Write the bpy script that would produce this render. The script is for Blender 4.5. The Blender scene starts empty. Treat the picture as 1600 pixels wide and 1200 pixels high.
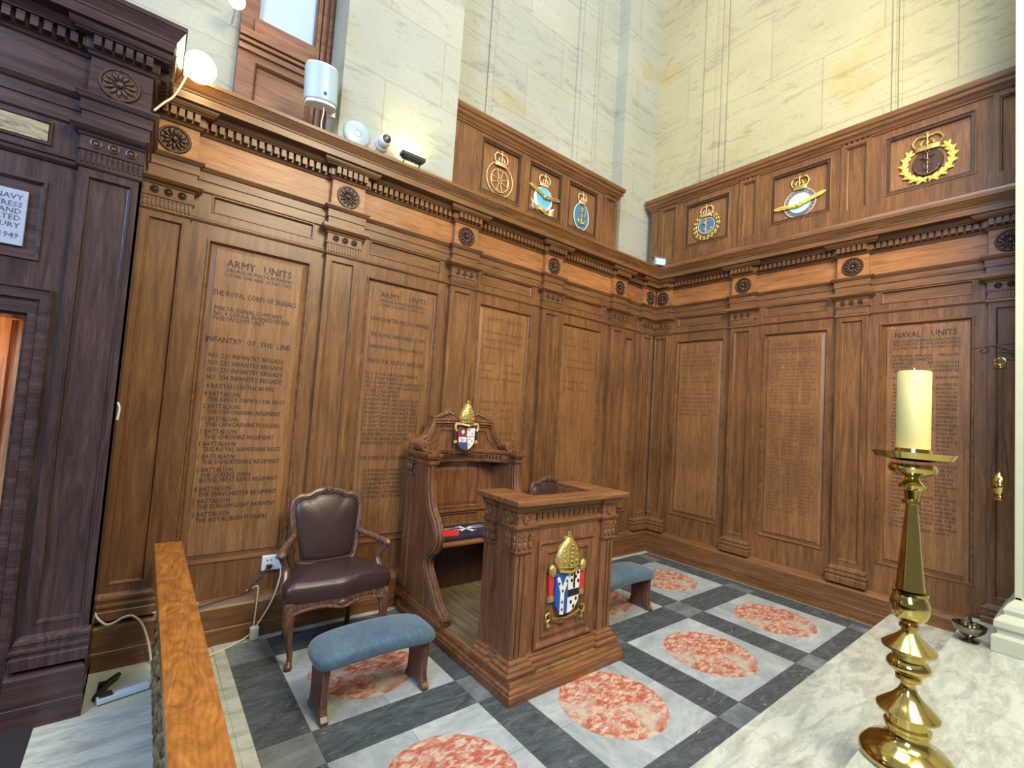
import bpy, bmesh, math, random
from mathutils import Vector, Matrix
random.seed(7)
PI = math.pi
C = bpy.context.scene.collection
SC = bpy.context.scene

# ------------------------------------------------------------------ camera
cam_d = bpy.data.cameras.new('camera')
cam = bpy.data.objects.new('camera', cam_d); C.objects.link(cam)
cam_d.sensor_width = 36.0; cam_d.lens = 728.77 / 1600 * 36.0; cam_d.clip_start = 0.02
_r = Vector((0.78281014, -0.61887443, 0.0648284)); _d = Vector((0.08686988, 0.00552663, -0.99620434)); _f = Vector((0.61616711, 0.78547049, 0.05808785))
cam.matrix_world = Matrix(((_r.x, -_d.x, -_f.x, -5.1275), (_r.y, -_d.y, -_f.y, -3.597), (_r.z, -_d.z, -_f.z, 1.65), (0, 0, 0, 1)))
SC.camera = cam

# ------------------------------------------------------------------ light
SC.view_settings.view_transform = 'Standard'; SC.view_settings.look = 'None'
SC.view_settings.exposure = 0.0; SC.view_settings.gamma = 1.0; SC.view_settings.use_curve_mapping = False
w = bpy.data.worlds.new('world'); SC.world = w; w.use_nodes = True
nt = w.node_tree; bg = nt.nodes['Background']
tc = nt.nodes.new('ShaderNodeTexCoord'); sx = nt.nodes.new('ShaderNodeSeparateXYZ')
nt.links.new(tc.outputs['Generated'], sx.inputs[0])
rp = nt.nodes.new('ShaderNodeValToRGB'); nt.links.new(sx.outputs['Z'], rp.inputs[0])
cr = rp.color_ramp
cr.elements[0].position = 0.0; cr.elements[0].color = (0.34, 0.33, 0.31, 1)
cr.elements[1].position = 0.95; cr.elements[1].color = (0.75, 0.8, 0.85, 1)
e = cr.elements.new(0.5); e.color = (0.26, 0.24, 0.21, 1)
e = cr.elements.new(0.66); e.color = (0.85, 0.84, 0.74, 1)
nt.links.new(rp.outputs[0], bg.inputs[0]); bg.inputs[1].default_value = 0.66

def area(name, loc, target, sx_, sy_, power, col):
    l = bpy.data.lights.new(name, 'AREA'); l.shape = 'RECTANGLE'; l.size = sx_; l.size_y = sy_; l.energy = power; l.color = col
    o = bpy.data.objects.new(name, l); C.objects.link(o); o.location = loc
    o.rotation_euler = (Vector(target) - Vector(loc)).to_track_quat('-Z', 'Y').to_euler(); return o
area('window_light_cool', (-9.0, -4.6, 5.0), (-5.2, -.3, 2.6), 2.4, 3.5, 600, (0.42, 0.60, 0.98))
area('warm_fill_light', (-3.3, -4.9, 5.2), (-0.2, -1.3, 2.0), 2.0, 2.0, 450, (1.0, 0.86, 0.6))  # unseen warm area light, added to brighten the right wall
area('overhead_fill_light', (-3.0, -2.2, 9.5), (-2.6, -1.0, 0), 4.5, 3.0, 330, (0.92, 0.97, 1.0))  # unseen overhead area light, added to lift the general brightness

# ------------------------------------------------------------------ materials
def lin(c):
    return tuple(((x / 255) / 12.92 if x <= 10 else (((x / 255) + 0.055) / 1.055) ** 2.4) for x in c) + (1,)
def newmat(name):
    m = bpy.data.materials.new(name); m.use_nodes = True
    n = m.node_tree; return m, n, n.nodes['Principled BSDF']
def mapping(n, scale, rot=(0, 0, 0), coord='Object'):
    t = n.nodes.new('ShaderNodeTexCoord'); mp = n.nodes.new('ShaderNodeMapping')
    mp.inputs['Scale'].default_value = scale; mp.inputs['Rotation'].default_value = rot
    n.links.new(t.outputs[coord], mp.inputs[0]); return mp.outputs[0]
def noise(n, vec, scale, detail=4, rough=0.55, dist=0.0):
    t = n.nodes.new('ShaderNodeTexNoise'); t.inputs['Scale'].default_value = scale; t.inputs['Detail'].default_value = detail
    t.inputs['Roughness'].default_value = rough; t.inputs['Distortion'].default_value = dist
    n.links.new(vec, t.inputs['Vector']); return t.outputs['Fac']
def ramp(n, fac, stops):
    r = n.nodes.new('ShaderNodeValToRGB'); n.links.new(fac, r.inputs[0]); c = r.color_ramp
    while len(c.elements) < len(stops): c.elements.new(0.5)
    for el, (p, col) in zip(c.elements, stops): el.position = p; el.color = col
    return r.outputs[0]
def mix(n, fac, a, b, mode='MIX'):
    m = n.nodes.new('ShaderNodeMix'); m.data_type = 'RGBA'; m.blend_type = mode
    if isinstance(fac, (int, float)): m.inputs[0].default_value = fac
    else: n.links.new(fac, m.inputs[0])
    for s, v in ((6, a), (7, b)):
        if isinstance(v, tuple): m.inputs[s].default_value = v
        else: n.links.new(v, m.inputs[s])
    return m.outputs[2]
def bump(n, p, h, strength, dist=0.01):
    b = n.nodes.new('ShaderNodeBump'); b.inputs['Strength'].default_value = strength; b.inputs['Distance'].default_value = dist
    n.links.new(h, b.inputs['Height']); n.links.new(b.outputs[0], p.inputs['Normal'])
def plain(name, col, rough=0.5, metal=0.0, bumpy=0.0, bscale=60, vary=0.0):
    m, n, p = newmat(name); c = lin(col)
    v = mapping(n, (1, 1, 1)); nf = noise(n, v, bscale, 3)
    k = 1 - vary
    n.links.new(ramp(n, nf, [(0.35, (c[0] * k, c[1] * k, c[2] * k, 1)), (0.65, c)]), p.inputs['Base Color'])
    p.inputs['Roughness'].default_value = rough; p.inputs['Metallic'].default_value = metal
    if bumpy: bump(n, p, nf, bumpy, 0.004)
    return m
def wood(name, dark, mid, light, axis='z', rough=0.36, fine=1.0):
    m, n, p = newmat(name)
    sc = {'z': (14, 14, 1.1), 'x': (1.1, 14, 14), 'y': (14, 1.1, 14)}[axis]
    v = mapping(n, tuple(s * fine for s in sc)); v2 = mapping(n, tuple(s * 5 * fine for s in sc)); v3 = mapping(n, (1, 1, 1))
    a = noise(n, v, 1.6, 5, 0.6, 1.2); b = noise(n, v2, 2.2, 3, 0.6, 0.3); c = noise(n, v3, 1.3, 3, 0.5)
    col = ramp(n, a, [(0.3, lin(dark)), (0.5, lin(mid)), (0.72, lin(light))])
    fl = ramp(n, b, [(0.38, (0.8, 0.78, 0.76, 1)), (0.6, (1, 1, 1, 1))])
    big = ramp(n, c, [(0.35, (0.82, 0.8, 0.8, 1)), (0.65, (1.12, 1.1, 1.05, 1))])
    n.links.new(mix(n, 1.0, mix(n, 1.0, col, fl, 'MULTIPLY'), big, 'MULTIPLY'), p.inputs['Base Color'])
    p.inputs['Roughness'].default_value = rough; bump(n, p, b, 0.12, 0.002)
    return m
OD, OM, OL = (90, 60, 36), (115, 79, 47), (136, 98, 60)
W_V = wood('oak_vertical_grain', OD, OM, OL, 'z')
W_H = wood('oak_horizontal_grain', OD, OM, OL, 'x')
W_F = wood('oak_frieze', (130, 84, 46), (160, 108, 62), (184, 132, 80), 'x', 0.4, 1.5)
W_P = wood('oak_panel', (108, 74, 44), (131, 92, 56), (148, 108, 67), 'z', 0.4, 1.4)
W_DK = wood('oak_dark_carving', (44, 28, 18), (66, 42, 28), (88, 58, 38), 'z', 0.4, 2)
W_L = wood('dark_oak_vertical', (46, 34, 33), (66, 50, 48), (84, 66, 64), 'z', 0.26)
W_LH = wood('dark_oak_horizontal', (46, 34, 33), (66, 50, 48), (84, 66, 64), 'x', 0.26)
W_FUR = wood('lectern_oak', (88, 56, 34), (120, 80, 50), (146, 104, 68), 'z', 0.38, 1.6)
W_FURH = wood('lectern_oak_cross', (88, 56, 34), (124, 82, 50), (150, 106, 68), 'x', 0.38, 1.6)
W_CH = wood('chair_walnut', (62, 40, 30), (98, 68, 52), (140, 106, 86), 'z', 0.3, 3)
W_RD = wood('red_brown_joinery', (88, 56, 40), (118, 78, 58), (138, 98, 74), 'x', 0.42)
W_INK = plain('incised_lettering', (50, 31, 21), 0.6)
W_INK2 = plain('faint_incised_lettering', (94, 60, 34), 0.6)
def rail_mat():
    m, n, p = newmat('honey_oak_rail')
    v = mapping(n, (3, 1.2, 3)); a = noise(n, v, 3.5, 6, 0.65, 2.5)
    wv = n.nodes.new('ShaderNodeTexWave'); wv.inputs['Scale'].default_value = 20; wv.inputs['Distortion'].default_value = 16; wv.inputs['Detail'].default_value = 3
    wv.inputs['Detail Scale'].default_value = 0.6
    n.links.new(mapping(n, (1, 0.22, 1), (0, 0, 0.35)), wv.inputs['Vector'])
    col = ramp(n, a, [(0.32, lin((112, 68, 26))), (0.5, lin((146, 90, 36))), (0.68, lin((172, 112, 50)))])
    gr = ramp(n, wv.outputs['Fac'], [(0.1, (0.86, 0.82, 0.74, 1)), (0.5, (1, 1, 1, 1))])
    n.links.new(mix(n, 1.0, col, gr, 'MULTIPLY'), p.inputs['Base Color']); p.inputs['Roughness'].default_value = 0.28
    return m
M_RAIL = rail_mat()
def stone_mat(name, base, tint, bscale=0.62):
    m, n, p = newmat(name)
    v = mapping(n, (1, 1, 1)); a = noise(n, v, 0.9, 3, 0.5); b = noise(n, v, 5, 5, 0.65)
    st = noise(n, mapping(n, (1.4, 1.4, 6.5), (0.35, 0.5, 0.25)), 1.5, 6, 0.72, 1.0)
    sv = noise(n, mapping(n, (1, 1, 1)), 30, 4, 0.7)
    br = n.nodes.new('ShaderNodeTexBrick'); br.offset = 0.5; br.inputs['Scale'].default_value = 1.0
    br.inputs['Brick Width'].default_value = 1.05; br.inputs['Row Height'].default_value = bscale; br.inputs['Mortar Size'].default_value = 0.006
    br.inputs['Mortar Smooth'].default_value = 0.4
    br.inputs['Color1'].default_value = lin(base); br.inputs['Color2'].default_value = lin(tint); br.inputs['Mortar'].default_value = lin((150, 146, 124))
    vx = n.nodes.new('ShaderNodeTexCoord'); s = n.nodes.new('ShaderNodeSeparateXYZ'); cx = n.nodes.new('ShaderNodeCombineXYZ'); ad = n.nodes.new('ShaderNodeMath')
    n.links.new(vx.outputs['Object'], s.inputs[0]); n.links.new(s.outputs[0], ad.inputs[0]); n.links.new(s.outputs[1], ad.inputs[1])
    n.links.new(ad.outputs[0], cx.inputs[0]); n.links.new(s.outputs[2], cx.inputs[1]); n.links.new(cx.outputs[0], br.inputs['Vector'])
    c1 = ramp(n, a, [(0.35, (0.9, 0.89, 0.84, 1)), (0.65, (1.05, 1.04, 1.0, 1))])
    c2 = ramp(n, st, [(0.36, (0.72, 0.72, 0.7, 1)), (0.46, (1, 1, 1, 1))])
    c3 = ramp(n, sv, [(0.3, (0.9, 0.89, 0.86, 1)), (0.5, (1, 1, 1, 1))])
    st2 = noise(n, mapping(n, (0.8, 0.8, 1.2)), 1.1, 3, 0.5)
    yel = ramp(n, st2, [(0.6, (1, 1, 1, 1)), (0.72, (1.0, 0.9, 0.62, 1))])
    c = mix(n, 1.0, br.outputs[0], c1, 'MULTIPLY'); c = mix(n, 0.8, c, c2, 'MULTIPLY'); c = mix(n, 1.0, c, c3, 'MULTIPLY'); c = mix(n, 1.0, c, yel, 'MULTIPLY')
    n.links.new(c, p.inputs['Base Color']); p.inputs['Roughness'].default_value = 0.85
    bump(n, p, st, 0.25, 0.02); return m
M_STONE = stone_mat('limestone_wall', (166, 168, 156), (158, 162, 154))
M_STONEB = stone_mat('limestone_blocks', (176, 170, 138), (169, 164, 134), 0.8)
M_COL = plain('pale_painted_stone', (172, 178, 156), 0.6, 0, 0.05, 8, 0.06)
def marble(name, base, light, dark, vscale=(1, 3, 1), sc=2.0, rough=0.22, lo=0.42, hi=0.62):
    m, n, p = newmat(name)
    v = mapping(n, vscale); a = noise(n, v, sc, 9, 0.74, 0.5); b = noise(n, v, sc * 5, 6, 0.75, 0.4)
    c = ramp(n, a, [(lo - 0.1, lin(dark)), (0.5, lin(base)), (hi + 0.06, lin(light))])
    d = ramp(n, b, [(0.3, (0.86, 0.87, 0.88, 1)), (0.55, (1, 1, 1, 1))])
    n.links.new(mix(n, 1.0, c, d, 'MULTIPLY'), p.inputs['Base Color']); p.inputs['Roughness'].default_value = rough
    return m
M_TILE = marble('grey_white_marble', (160, 168, 168), (186, 192, 190), (134, 144, 148), (1, 2.2, 1), 2.2)
M_TILE2 = marble('blue_grey_marble', (150, 159, 160), (174, 181, 180), (128, 138, 142), (2.2, 1, 1), 2.6)
M_WHITE = marble('white_marble_step', (172, 176, 164), (186, 190, 180), (130, 136, 132), (1.0, 3.4, 1), 3.6, 0.3, 0.40, 0.5)
M_STRIP = plain('cream_stone_strip', (184, 182, 158), 0.5, 0, 0.03, 25, 0.12)
def band_mat():
    m, n, p = newmat('dark_grey_veined_marble')
    v = mapping(n, (1.2, 4.0, 1), (0, 0, 0.5)); a = noise(n, v, 2.5, 8, 0.7, 2.5); b = noise(n, v, 3.6, 7, 0.75, 3.0)
    c = ramp(n, a, [(0.3, lin((50, 56, 60))), (0.55, lin((74, 82, 86))), (0.75, lin((98, 106, 108)))])
    vn = ramp(n, b, [(0.60, (0, 0, 0, 1)), (0.72, (1, 1, 1, 1))])
    n.links.new(mix(n, vn, c, lin((164, 168, 164))), p.inputs['Base Color']); p.inputs['Roughness'].default_value = 0.25
    return m
M_BAND = band_mat()
M_BAND2 = marble('mid_grey_marble_block', (104, 112, 114), (130, 136, 136), (82, 90, 92), (1.5, 2, 1), 3)
def red_mat():
    m, n, p = newmat('red_breccia_marble')
    v = mapping(n, (1, 2.0, 1), (0, 0, 0.4)); a = noise(n, v, 13, 8, 0.74, 0.6)
    vo = n.nodes.new('ShaderNodeTexVoronoi'); vo.inputs['Scale'].default_value = 26; n.links.new(mix(n, 0.12, v, noise(n, v, 5, 3)), vo.inputs['Vector'])
    big = noise(n, mapping(n, (1, 1, 1)), 3.4, 6, 0.7, 0.6)
    r1 = ramp(n, a, [(0.36, lin((196, 186, 164))), (0.45, lin((206, 178, 158))), (0.51, lin((184, 112, 92))), (0.62, lin((168, 84, 68))), (0.72, lin((196, 180, 162)))])
    r2 = ramp(n, vo.outputs['Distance'], [(0.1, (1.05, 1.03, 1.0, 1)), (0.55, (0.8, 0.78, 0.76, 1))])
    gy = ramp(n, big, [(0.48, (0, 0, 0, 1)), (0.62, (0.8, 0.8, 0.8, 1))])
    c = mix(n, 1.0, r1, r2, 'MULTIPLY'); c = mix(n, gy, c, lin((176, 172, 154)))
    n.links.new(c, p.inputs['Base Color']); p.inputs['Roughness'].default_value = 0.25
    return m
M_RED = red_mat()
M_BRASS = plain('polished_brass', (196, 176, 104), 0.13, 1.0, 0.0, 12, 0.12)
M_GOLD = plain('gilding', (206, 180, 104), 0.36, 0.6, 0.5, 70, 0.4)
M_GOLDP = plain('bright_gold_paint', (226, 204, 96), 0.5, 0.15, 0.3, 60, 0.25)
M_PGOLD = plain('pale_gold_paint', (206, 176, 128), 0.45, 0.3, 0.1, 60, 0.15)
M_CANDLE, _n, _p = newmat('cream_wax')
_n.links.new(ramp(_n, noise(_n, mapping(_n, (1, 1, 1)), 9, 2), [(0.3, lin((208, 200, 134))), (0.7, lin((216, 209, 146)))]), _p.inputs['Base Color'])
_p.inputs['Roughness'].default_value = 0.5; _p.inputs['Subsurface Weight'].default_value = 0.25; _p.inputs['Subsurface Radius'].default_value = (0.02, 0.015, 0.006)
M_WICK = plain('wick', (220, 210, 180), 0.9)
M_LEATHER = plain('brown_leather', (54, 37, 35), 0.36, 0, 0.12, 140, 0.12)
M_STUD = plain('dark_piping', (44, 30, 30), 0.5)
def damask():
    m, n, p = newmat('blue_damask')
    vo = n.nodes.new('ShaderNodeTexVoronoi'); vo.inputs['Scale'].default_value = 22; vo.feature = 'SMOOTH_F1'
    v = mapping(n, (1, 1, 1)); n.links.new(mix(n, 0.06, v, noise(n, v, 9, 2)), vo.inputs['Vector'])
    c = ramp(n, vo.outputs['Distance'], [(0.28, lin((54, 82, 98))), (0.36, lin((68, 97, 108))), (0.5, lin((51, 77, 95)))])
    n.links.new(mix(n, 0.35, c, ramp(n, noise(n, v, 3.5, 3), [(0.35, lin((46, 70, 94))), (0.65, lin((76, 104, 108)))])), p.inputs['Base Color'])
    p.inputs['Roughness'].default_value = 0.7; p.inputs['Sheen Weight'].default_value = 0.3; bump(n, p, noise(n, v, 300, 2), 0.2, 0.002); return m
M_BLUE = damask()
M_PLAST = plain('white_plastic', (200, 206, 206), 0.35)
M_PLASTB = plain('pale_blue_white_plastic', (150, 172, 180), 0.35)
M_BLACK = plain('black_plastic', (30, 30, 32), 0.35)
M_GREY = plain('grey_metal', (120, 124, 122), 0.4, 0.5)
M_CABLE = plain('white_cable', (206, 200, 186), 0.5)
M_BCABLE = plain('black_cable', (30, 26, 24), 0.5)
M_RED2 = plain('red_enamel', (200, 48, 52), 0.4)
M_BLU2 = plain('blue_enamel', (34, 78, 150), 0.4)
M_SKY = plain('turquoise_enamel', (96, 178, 200), 0.45)
M_PALE = plain('pale_blue_enamel', (176, 206, 214), 0.45)
M_NAVY = plain('slate_blue_enamel', (84, 104, 132), 0.45)
M_SEA = plain('sea_blue_enamel', (70, 116, 150), 0.45, 0, 0, 60, 0.2)
M_WH = plain('white_enamel', (218, 220, 214), 0.5)
M_BLK = plain('black_enamel', (26, 24, 26), 0.4)
M_PURP = plain('dark_purple_velvet', (32, 18, 42), 0.8)
M_MAR = plain('maroon_enamel', (118, 58, 64), 0.45)
M_SILV = plain('tarnished_silver', (130, 124, 112), 0.15, 1.0)
M_IRON = plain('dark_bronze', (54, 48, 38), 0.4, 0.7, 0.3, 40, 0.3)
M_GRILL = plain('aged_bronze_scrollwork', (150, 132, 94), 0.42, 0.35, 0.5, 16, 0.9)
M_PLQ = plain('pale_engraved_plaque', (150, 158, 172), 0.35, 0, 0, 20, 0.08)
M_PLTXT = plain('plaque_lettering', (56, 58, 74), 0.5)
def gilt():
    m, n, p = newmat('painted_gilt_panel')
    a = noise(n, mapping(n, (3, 3, 12)), 2.4, 7, 0.7, 1.5)
    n.links.new(ramp(n, a, [(0.35, lin((78, 66, 48))), (0.5, lin((140, 128, 88))), (0.65, lin((166, 156, 112)))]), p.inputs['Base Color'])
    p.inputs['Roughness'].default_value = 0.45; return m
M_GILT = gilt()
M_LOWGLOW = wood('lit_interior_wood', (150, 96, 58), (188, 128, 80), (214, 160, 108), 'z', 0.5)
M_GLASS, _n, _p = newmat('pale_blue_window_glass')
_n.links.new(ramp(_n, noise(_n, mapping(_n, (1, 1, 1)), 1.2, 2), [(0.3, lin((150, 172, 192))), (0.7, lin((168, 188, 204)))]), _p.inputs['Base Color'])
_p.inputs['Roughness'].default_value = 0.15
_n.links.new(ramp(_n, noise(_n, mapping(_n, (1, 1, 1)), 0.8, 2), [(0.3, lin((140, 164, 188))), (0.7, lin((160, 182, 204)))]), _p.inputs['Emission Color']); _p.inputs['Emission Strength'].default_value = 0.25
def emis(name, col, s):
    m, n, p = newmat(name); v = mapping(n, (1, 1, 1))
    n.links.new(ramp(n, noise(n, v, 2, 1), [(0.4, col), (0.6, col)]), p.inputs['Emission Color']); p.inputs['Emission Strength'].default_value = s
    p.inputs['Base Color'].default_value = col; return m
M_BULB = emis('glowing_globe', (1.0, 0.80, 0.42, 1), 22.0)
M_BULB2 = emis('glowing_bulb', (1.0, 0.82, 0.45, 1), 16.0)

# ------------------------------------------------------------------ mesh helpers
def V(*a): return Vector(a)
def smooth(pts, n=8, closed=False):
    """Catmull-Rom through tuples of any length"""
    P = [tuple(p) for p in pts]; out = []; k = len(P)
    segs = k if closed else k - 1
    for i in range(segs):
        p0 = P[(i - 1) % k] if closed else P[max(i - 1, 0)]; p1 = P[i]; p2 = P[(i + 1) % k]; p3 = P[(i + 2) % k] if closed else P[min(i + 2, k - 1)]
        for j in range(n):
            t = j / n
            out.append(tuple(0.5 * (2 * b + (c - a) * t + (2 * a - 5 * b + 4 * c - d) * t * t + (-a + 3 * b - 3 * c + d) * t ** 3) for a, b, c, d in zip(p0, p1, p2, p3)))
    if not closed: out.append(P[-1])
    return out
class MB:
    def __init__(s): s.bm = bmesh.new()
    def v(s, p): return s.bm.verts.new(p)
    def f(s, vs):
        try: return s.bm.faces.new(vs)
        except ValueError: return None
    def box(s, x0, x1, y0, y1, z0, z1):
        q = [s.v((x, y, z)) for z in (z0, z1) for x, y in ((x0, y0), (x1, y0), (x1, y1), (x0, y1))]
        for a in ((0, 1, 2, 3), (4, 5, 6, 7), (0, 1, 5, 4), (1, 2, 6, 5), (2, 3, 7, 6), (3, 0, 4, 7)): s.f([q[i] for i in a])
        return s
    def quad(s, *p): s.f([s.v(a) for a in p]); return s
    def prism(s, poly, a0, a1, axis='x'):
        """poly (u,v) extruded between a0 and a1 along axis: x->(a,u,v) y->(u,a,v) z->(u,v,a)"""
        m = {'x': lambda u, v, a: (a, u, v), 'y': lambda u, v, a: (u, a, v), 'z': lambda u, v, a: (u, v, a)}[axis]
        A = [s.v(m(u, v, a0)) for u, v in poly]; B = [s.v(m(u, v, a1)) for u, v in poly]; n = len(poly)
        s.f(A); s.f(B)
        for i in range(n): s.f([A[i], A[(i + 1) % n], B[(i + 1) % n], B[i]])
        return s
    def cprism(s, poly, y0, y1, bev=0.0):
        """face-on outline (x,z) with a bevelled front at y0, back at y1"""
        cx = sum(p[0] for p in poly) / len(poly); cz = sum(p[1] for p in poly) / len(poly)
        B = [s.v((u, y1, v)) for u, v in poly]; A = [s.v((u, y0 + bev, v)) for u, v in poly]; n = len(poly)
        s.f(B)
        for i in range(n): s.f([A[i], A[(i + 1) % n], B[(i + 1) % n], B[i]])
        if bev:
            D = []
            for u, v in poly:
                L = math.hypot(u - cx, v - cz) or 1; D.append(s.v((u - (u - cx) / L * bev, y0, v - (v - cz) / L * bev)))
            for i in range(n): s.f([A[i], A[(i + 1) % n], D[(i + 1) % n], D[i]])
            s.f(D)
        else: s.f(A)
        return s
    def tube(s, pts, r=0.01, n=8, closed=False, flat=1.0):
        P = [Vector(p[:3]) for p in pts]; R = [p[3] if len(p) > 3 else r for p in pts]; k = len(P); rings = []; up = None
        for i in range(k):
            if closed: t = (P[(i + 1) % k] - P[i - 1])
            else: t = P[min(i + 1, k - 1)] - P[max(i - 1, 0)]
            if t.length < 1e-9: t = Vector((0, 0, 1))
            t.normalize()
            if up is None: up = Vector((0, 0, 1)) if abs(t.z) < 0.9 else Vector((0, 1, 0))
            a = up - t * up.dot(t)
            if a.length < 1e-6: a = t.orthogonal()
            a.normalize(); up = a; b = t.cross(a)
            rings.append([s.v(P[i] + (a * math.cos(2 * PI * j / n) + b * math.sin(2 * PI * j / n) * flat) * R[i]) for j in range(n)])
        for i in range(k if closed else k - 1):
            A = rings[i]; B = rings[(i + 1) % k]
            for j in range(n): s.f([A[j], A[(j + 1) % n], B[(j + 1) % n], B[j]])
        if not closed: s.f(rings[0]); s.f(rings[-1])
        return s
    def lathe(s, prof, c=(0, 0, 0), n=32, axis='z'):
        rings = []
        for r, z in prof:
            if r < 1e-6:
                rings.append([s.v(s._ax(c, 0, 0, z, axis))]); continue
            rings.append([s.v(s._ax(c, r * math.cos(2 * PI * j / n), r * math.sin(2 * PI * j / n), z, axis)) for j in range(n)])
        for A, B in zip(rings, rings[1:]):
            if len(A) == 1 and len(B) == 1: continue
            for j in range(n):
                if len(A) == 1: s.f([A[0], B[j], B[(j + 1) % n]])
                elif len(B) == 1: s.f([A[j], A[(j + 1) % n], B[0]])
                else: s.f([A[j], A[(j + 1) % n], B[(j + 1) % n], B[j]])
        if len(rings[0]) > 1: s.f(rings[0])
        if len(rings[-1]) > 1: s.f(rings[-1])
        return s
    def _ax(s, c, a, b, z, axis):
        if axis == 'z': return (c[0] + a, c[1] + b, c[2] + z)
        if axis == 'y': return (c[0] + a, c[1] + z, c[2] + b)
        return (c[0] + z, c[1] + a, c[2] + b)
    def ell(s, c, r, nu=12, nv=8, rot=None, pw=1.0):
        """ellipsoid; pw<1 makes it boxier"""
        sg = lambda x, p: math.copysign(abs(x) ** p, x)
        M = rot or Matrix.Identity(3); rows = []
        for i in range(nv + 1):
            ph = -PI / 2 + PI * i / nv
            row = []
            for j in range(nu):
                th = 2 * PI * j / nu
                p = Vector((r[0] * sg(math.cos(ph), pw) * sg(math.cos(th), pw), r[1] * sg(math.cos(ph), pw) * sg(math.sin(th), pw), r[2] * sg(math.sin(ph), pw)))
                row.append(Vector(c) + M @ p)
            rows.append([s.v(row[0])] if i in (0, nv) else [s.v(q) for q in row])
        for A, B in zip(rows, rows[1:]):
            for j in range(nu):
                k = (j + 1) % nu
                if len(A) == 1: s.f([A[0], B[j], B[k]])
                elif len(B) == 1: s.f([A[j], A[k], B[0]])
                else: s.f([A[j], A[k], B[k], B[j]])
        return s
    def sweep(s, path, prof, caps=True):
        """plan path (x,y), profile (o,z): o = distance to the viewer's side (-y for a path running +x)"""
        P = [Vector(p) for p in path]; nrm = []
        for i in range(len(P)):
            ns = []
            if i > 0: t = (P[i] - P[i - 1]).normalized(); ns.append(Vector((t.y, -t.x)))
            if i < len(P) - 1: t = (P[i + 1] - P[i]).normalized(); ns.append(Vector((t.y, -t.x)))
            nrm.append(ns[0] if len(ns) == 1 else (ns[0] + ns[1]) / (1 + ns[0].dot(ns[1])))
        cols = [[s.v((p.x + m.x * o, p.y + m.y * o, z)) for o, z in prof] for p, m in zip(P, nrm)]
        for A, B in zip(cols, cols[1:]):
            for j in range(len(prof) - 1): s.f([A[j], A[j + 1], B[j + 1], B[j]])
        if caps: s.f(cols[0]); s.f(cols[-1])
        return s
    def rings(s, x0, x1, z0, z1, steps, fill=True):
        rs = []
        for d, y in steps:
            rs.append([s.v((x0 + d, y, z0 + d)), s.v((x1 - d, y, z0 + d)), s.v((x1 - d, y, z1 - d)), s.v((x0 + d, y, z1 - d))])
        for A, B in zip(rs, rs[1:]):
            for j in range(4): s.f([A[j], A[(j + 1) % 4], B[(j + 1) % 4], B[j]])
        if fill: s.f(rs[-1])
        return s
    def holed(s, x0, x1, z0, z1, y, holes):
        xs = sorted({x0, x1, *[h[0] for h in holes], *[h[1] for h in holes]}); zs = sorted({z0, z1, *[h[2] for h in holes], *[h[3] for h in holes]})
        for a, b in zip(xs, xs[1:]):
            for c, d in zip(zs, zs[1:]):
                mx, mz = (a + b) / 2, (c + d) / 2
                if any(h[0] < mx < h[1] and h[2] < mz < h[3] for h in holes): continue
                s.quad((a, y, c), (b, y, c), (b, y, d), (a, y, d))
        return s
    def build(s, name, mat, parent=None, sm=False, bev=0.0, loc=None, weld=True, sub=0):
        bm = s.bm
        if weld: bmesh.ops.remove_doubles(bm, verts=bm.verts, dist=1e-5)
        bmesh.ops.recalc_face_normals(bm, faces=bm.faces)
        me = bpy.data.meshes.new(name); bm.to_mesh(me); bm.free()
        if sm:
            for p in me.polygons: p.use_smooth = True
            if sm != 'all':
                try: me.set_sharp_from_angle(angle=math.radians(38))
                except Exception: pass
        me.materials.append(mat); o = bpy.data.objects.new(name, me); C.objects.link(o)
        if parent: o.parent = parent
        if loc: o.location = loc
        if bev:
            b = o.modifiers.new('edge', 'BEVEL'); b.width = bev; b.segments = 2; b.limit_method = 'ANGLE'; b.angle_limit = math.radians(40)
        if sub:
            b = o.modifiers.new('sub', 'SUBSURF'); b.levels = sub; b.render_levels = sub
        return o
def thing(name, label, cat, loc=(0, 0, 0), rz=0.0, group=None):
    o = bpy.data.objects.new(name, None); C.objects.link(o); o.empty_display_size = 0.1
    o.location = loc; o.rotation_euler = (0, 0, rz); return tag(o, label, cat, group)
def tag(o, label, cat, group=None):
    o['label'] = label; o['category'] = cat
    if group: o['group'] = group
    return o
def struct(o): o['kind'] = 'structure'; return o
def copy_tree(o, parent=None):
    c = o.copy(); C.objects.link(c)
    if parent: c.parent = parent
    for ch in list(o.children): copy_tree(ch, c)
    return c
def circ(cx, cz, rx, rz, n=28, a0=0, a1=2 * PI):
    full = abs(a1 - a0 - 2 * PI) < 1e-6
    return [(cx + rx * math.cos(a0 + (a1 - a0) * i / (n if full else n - 1)), cz + rz * math.sin(a0 + (a1 - a0) * i / (n if full else n - 1))) for i in range(n)]
_font_cache = {}
def glyphs(txt):
    if txt in _font_cache: return _font_cache[txt]
    cu = bpy.data.curves.new('t', 'FONT'); cu.body = txt; cu.resolution_u = 1; cu.extrude = 0.0; cu.offset = 0.0
    ob = bpy.data.objects.new('t', cu); me = bpy.data.meshes.new_from_object(ob)
    vs = [v.co.copy() for v in me.vertices]; fs = [tuple(p.vertices) for p in me.polygons]
    bpy.data.objects.remove(ob); bpy.data.curves.remove(cu); bpy.data.meshes.remove(me)
    x0 = min([v.x for v in vs] or [0]); x1 = max([v.x for v in vs] or [1])
    _font_cache[txt] = (vs, fs, x0, x1); return _font_cache[txt]
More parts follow.
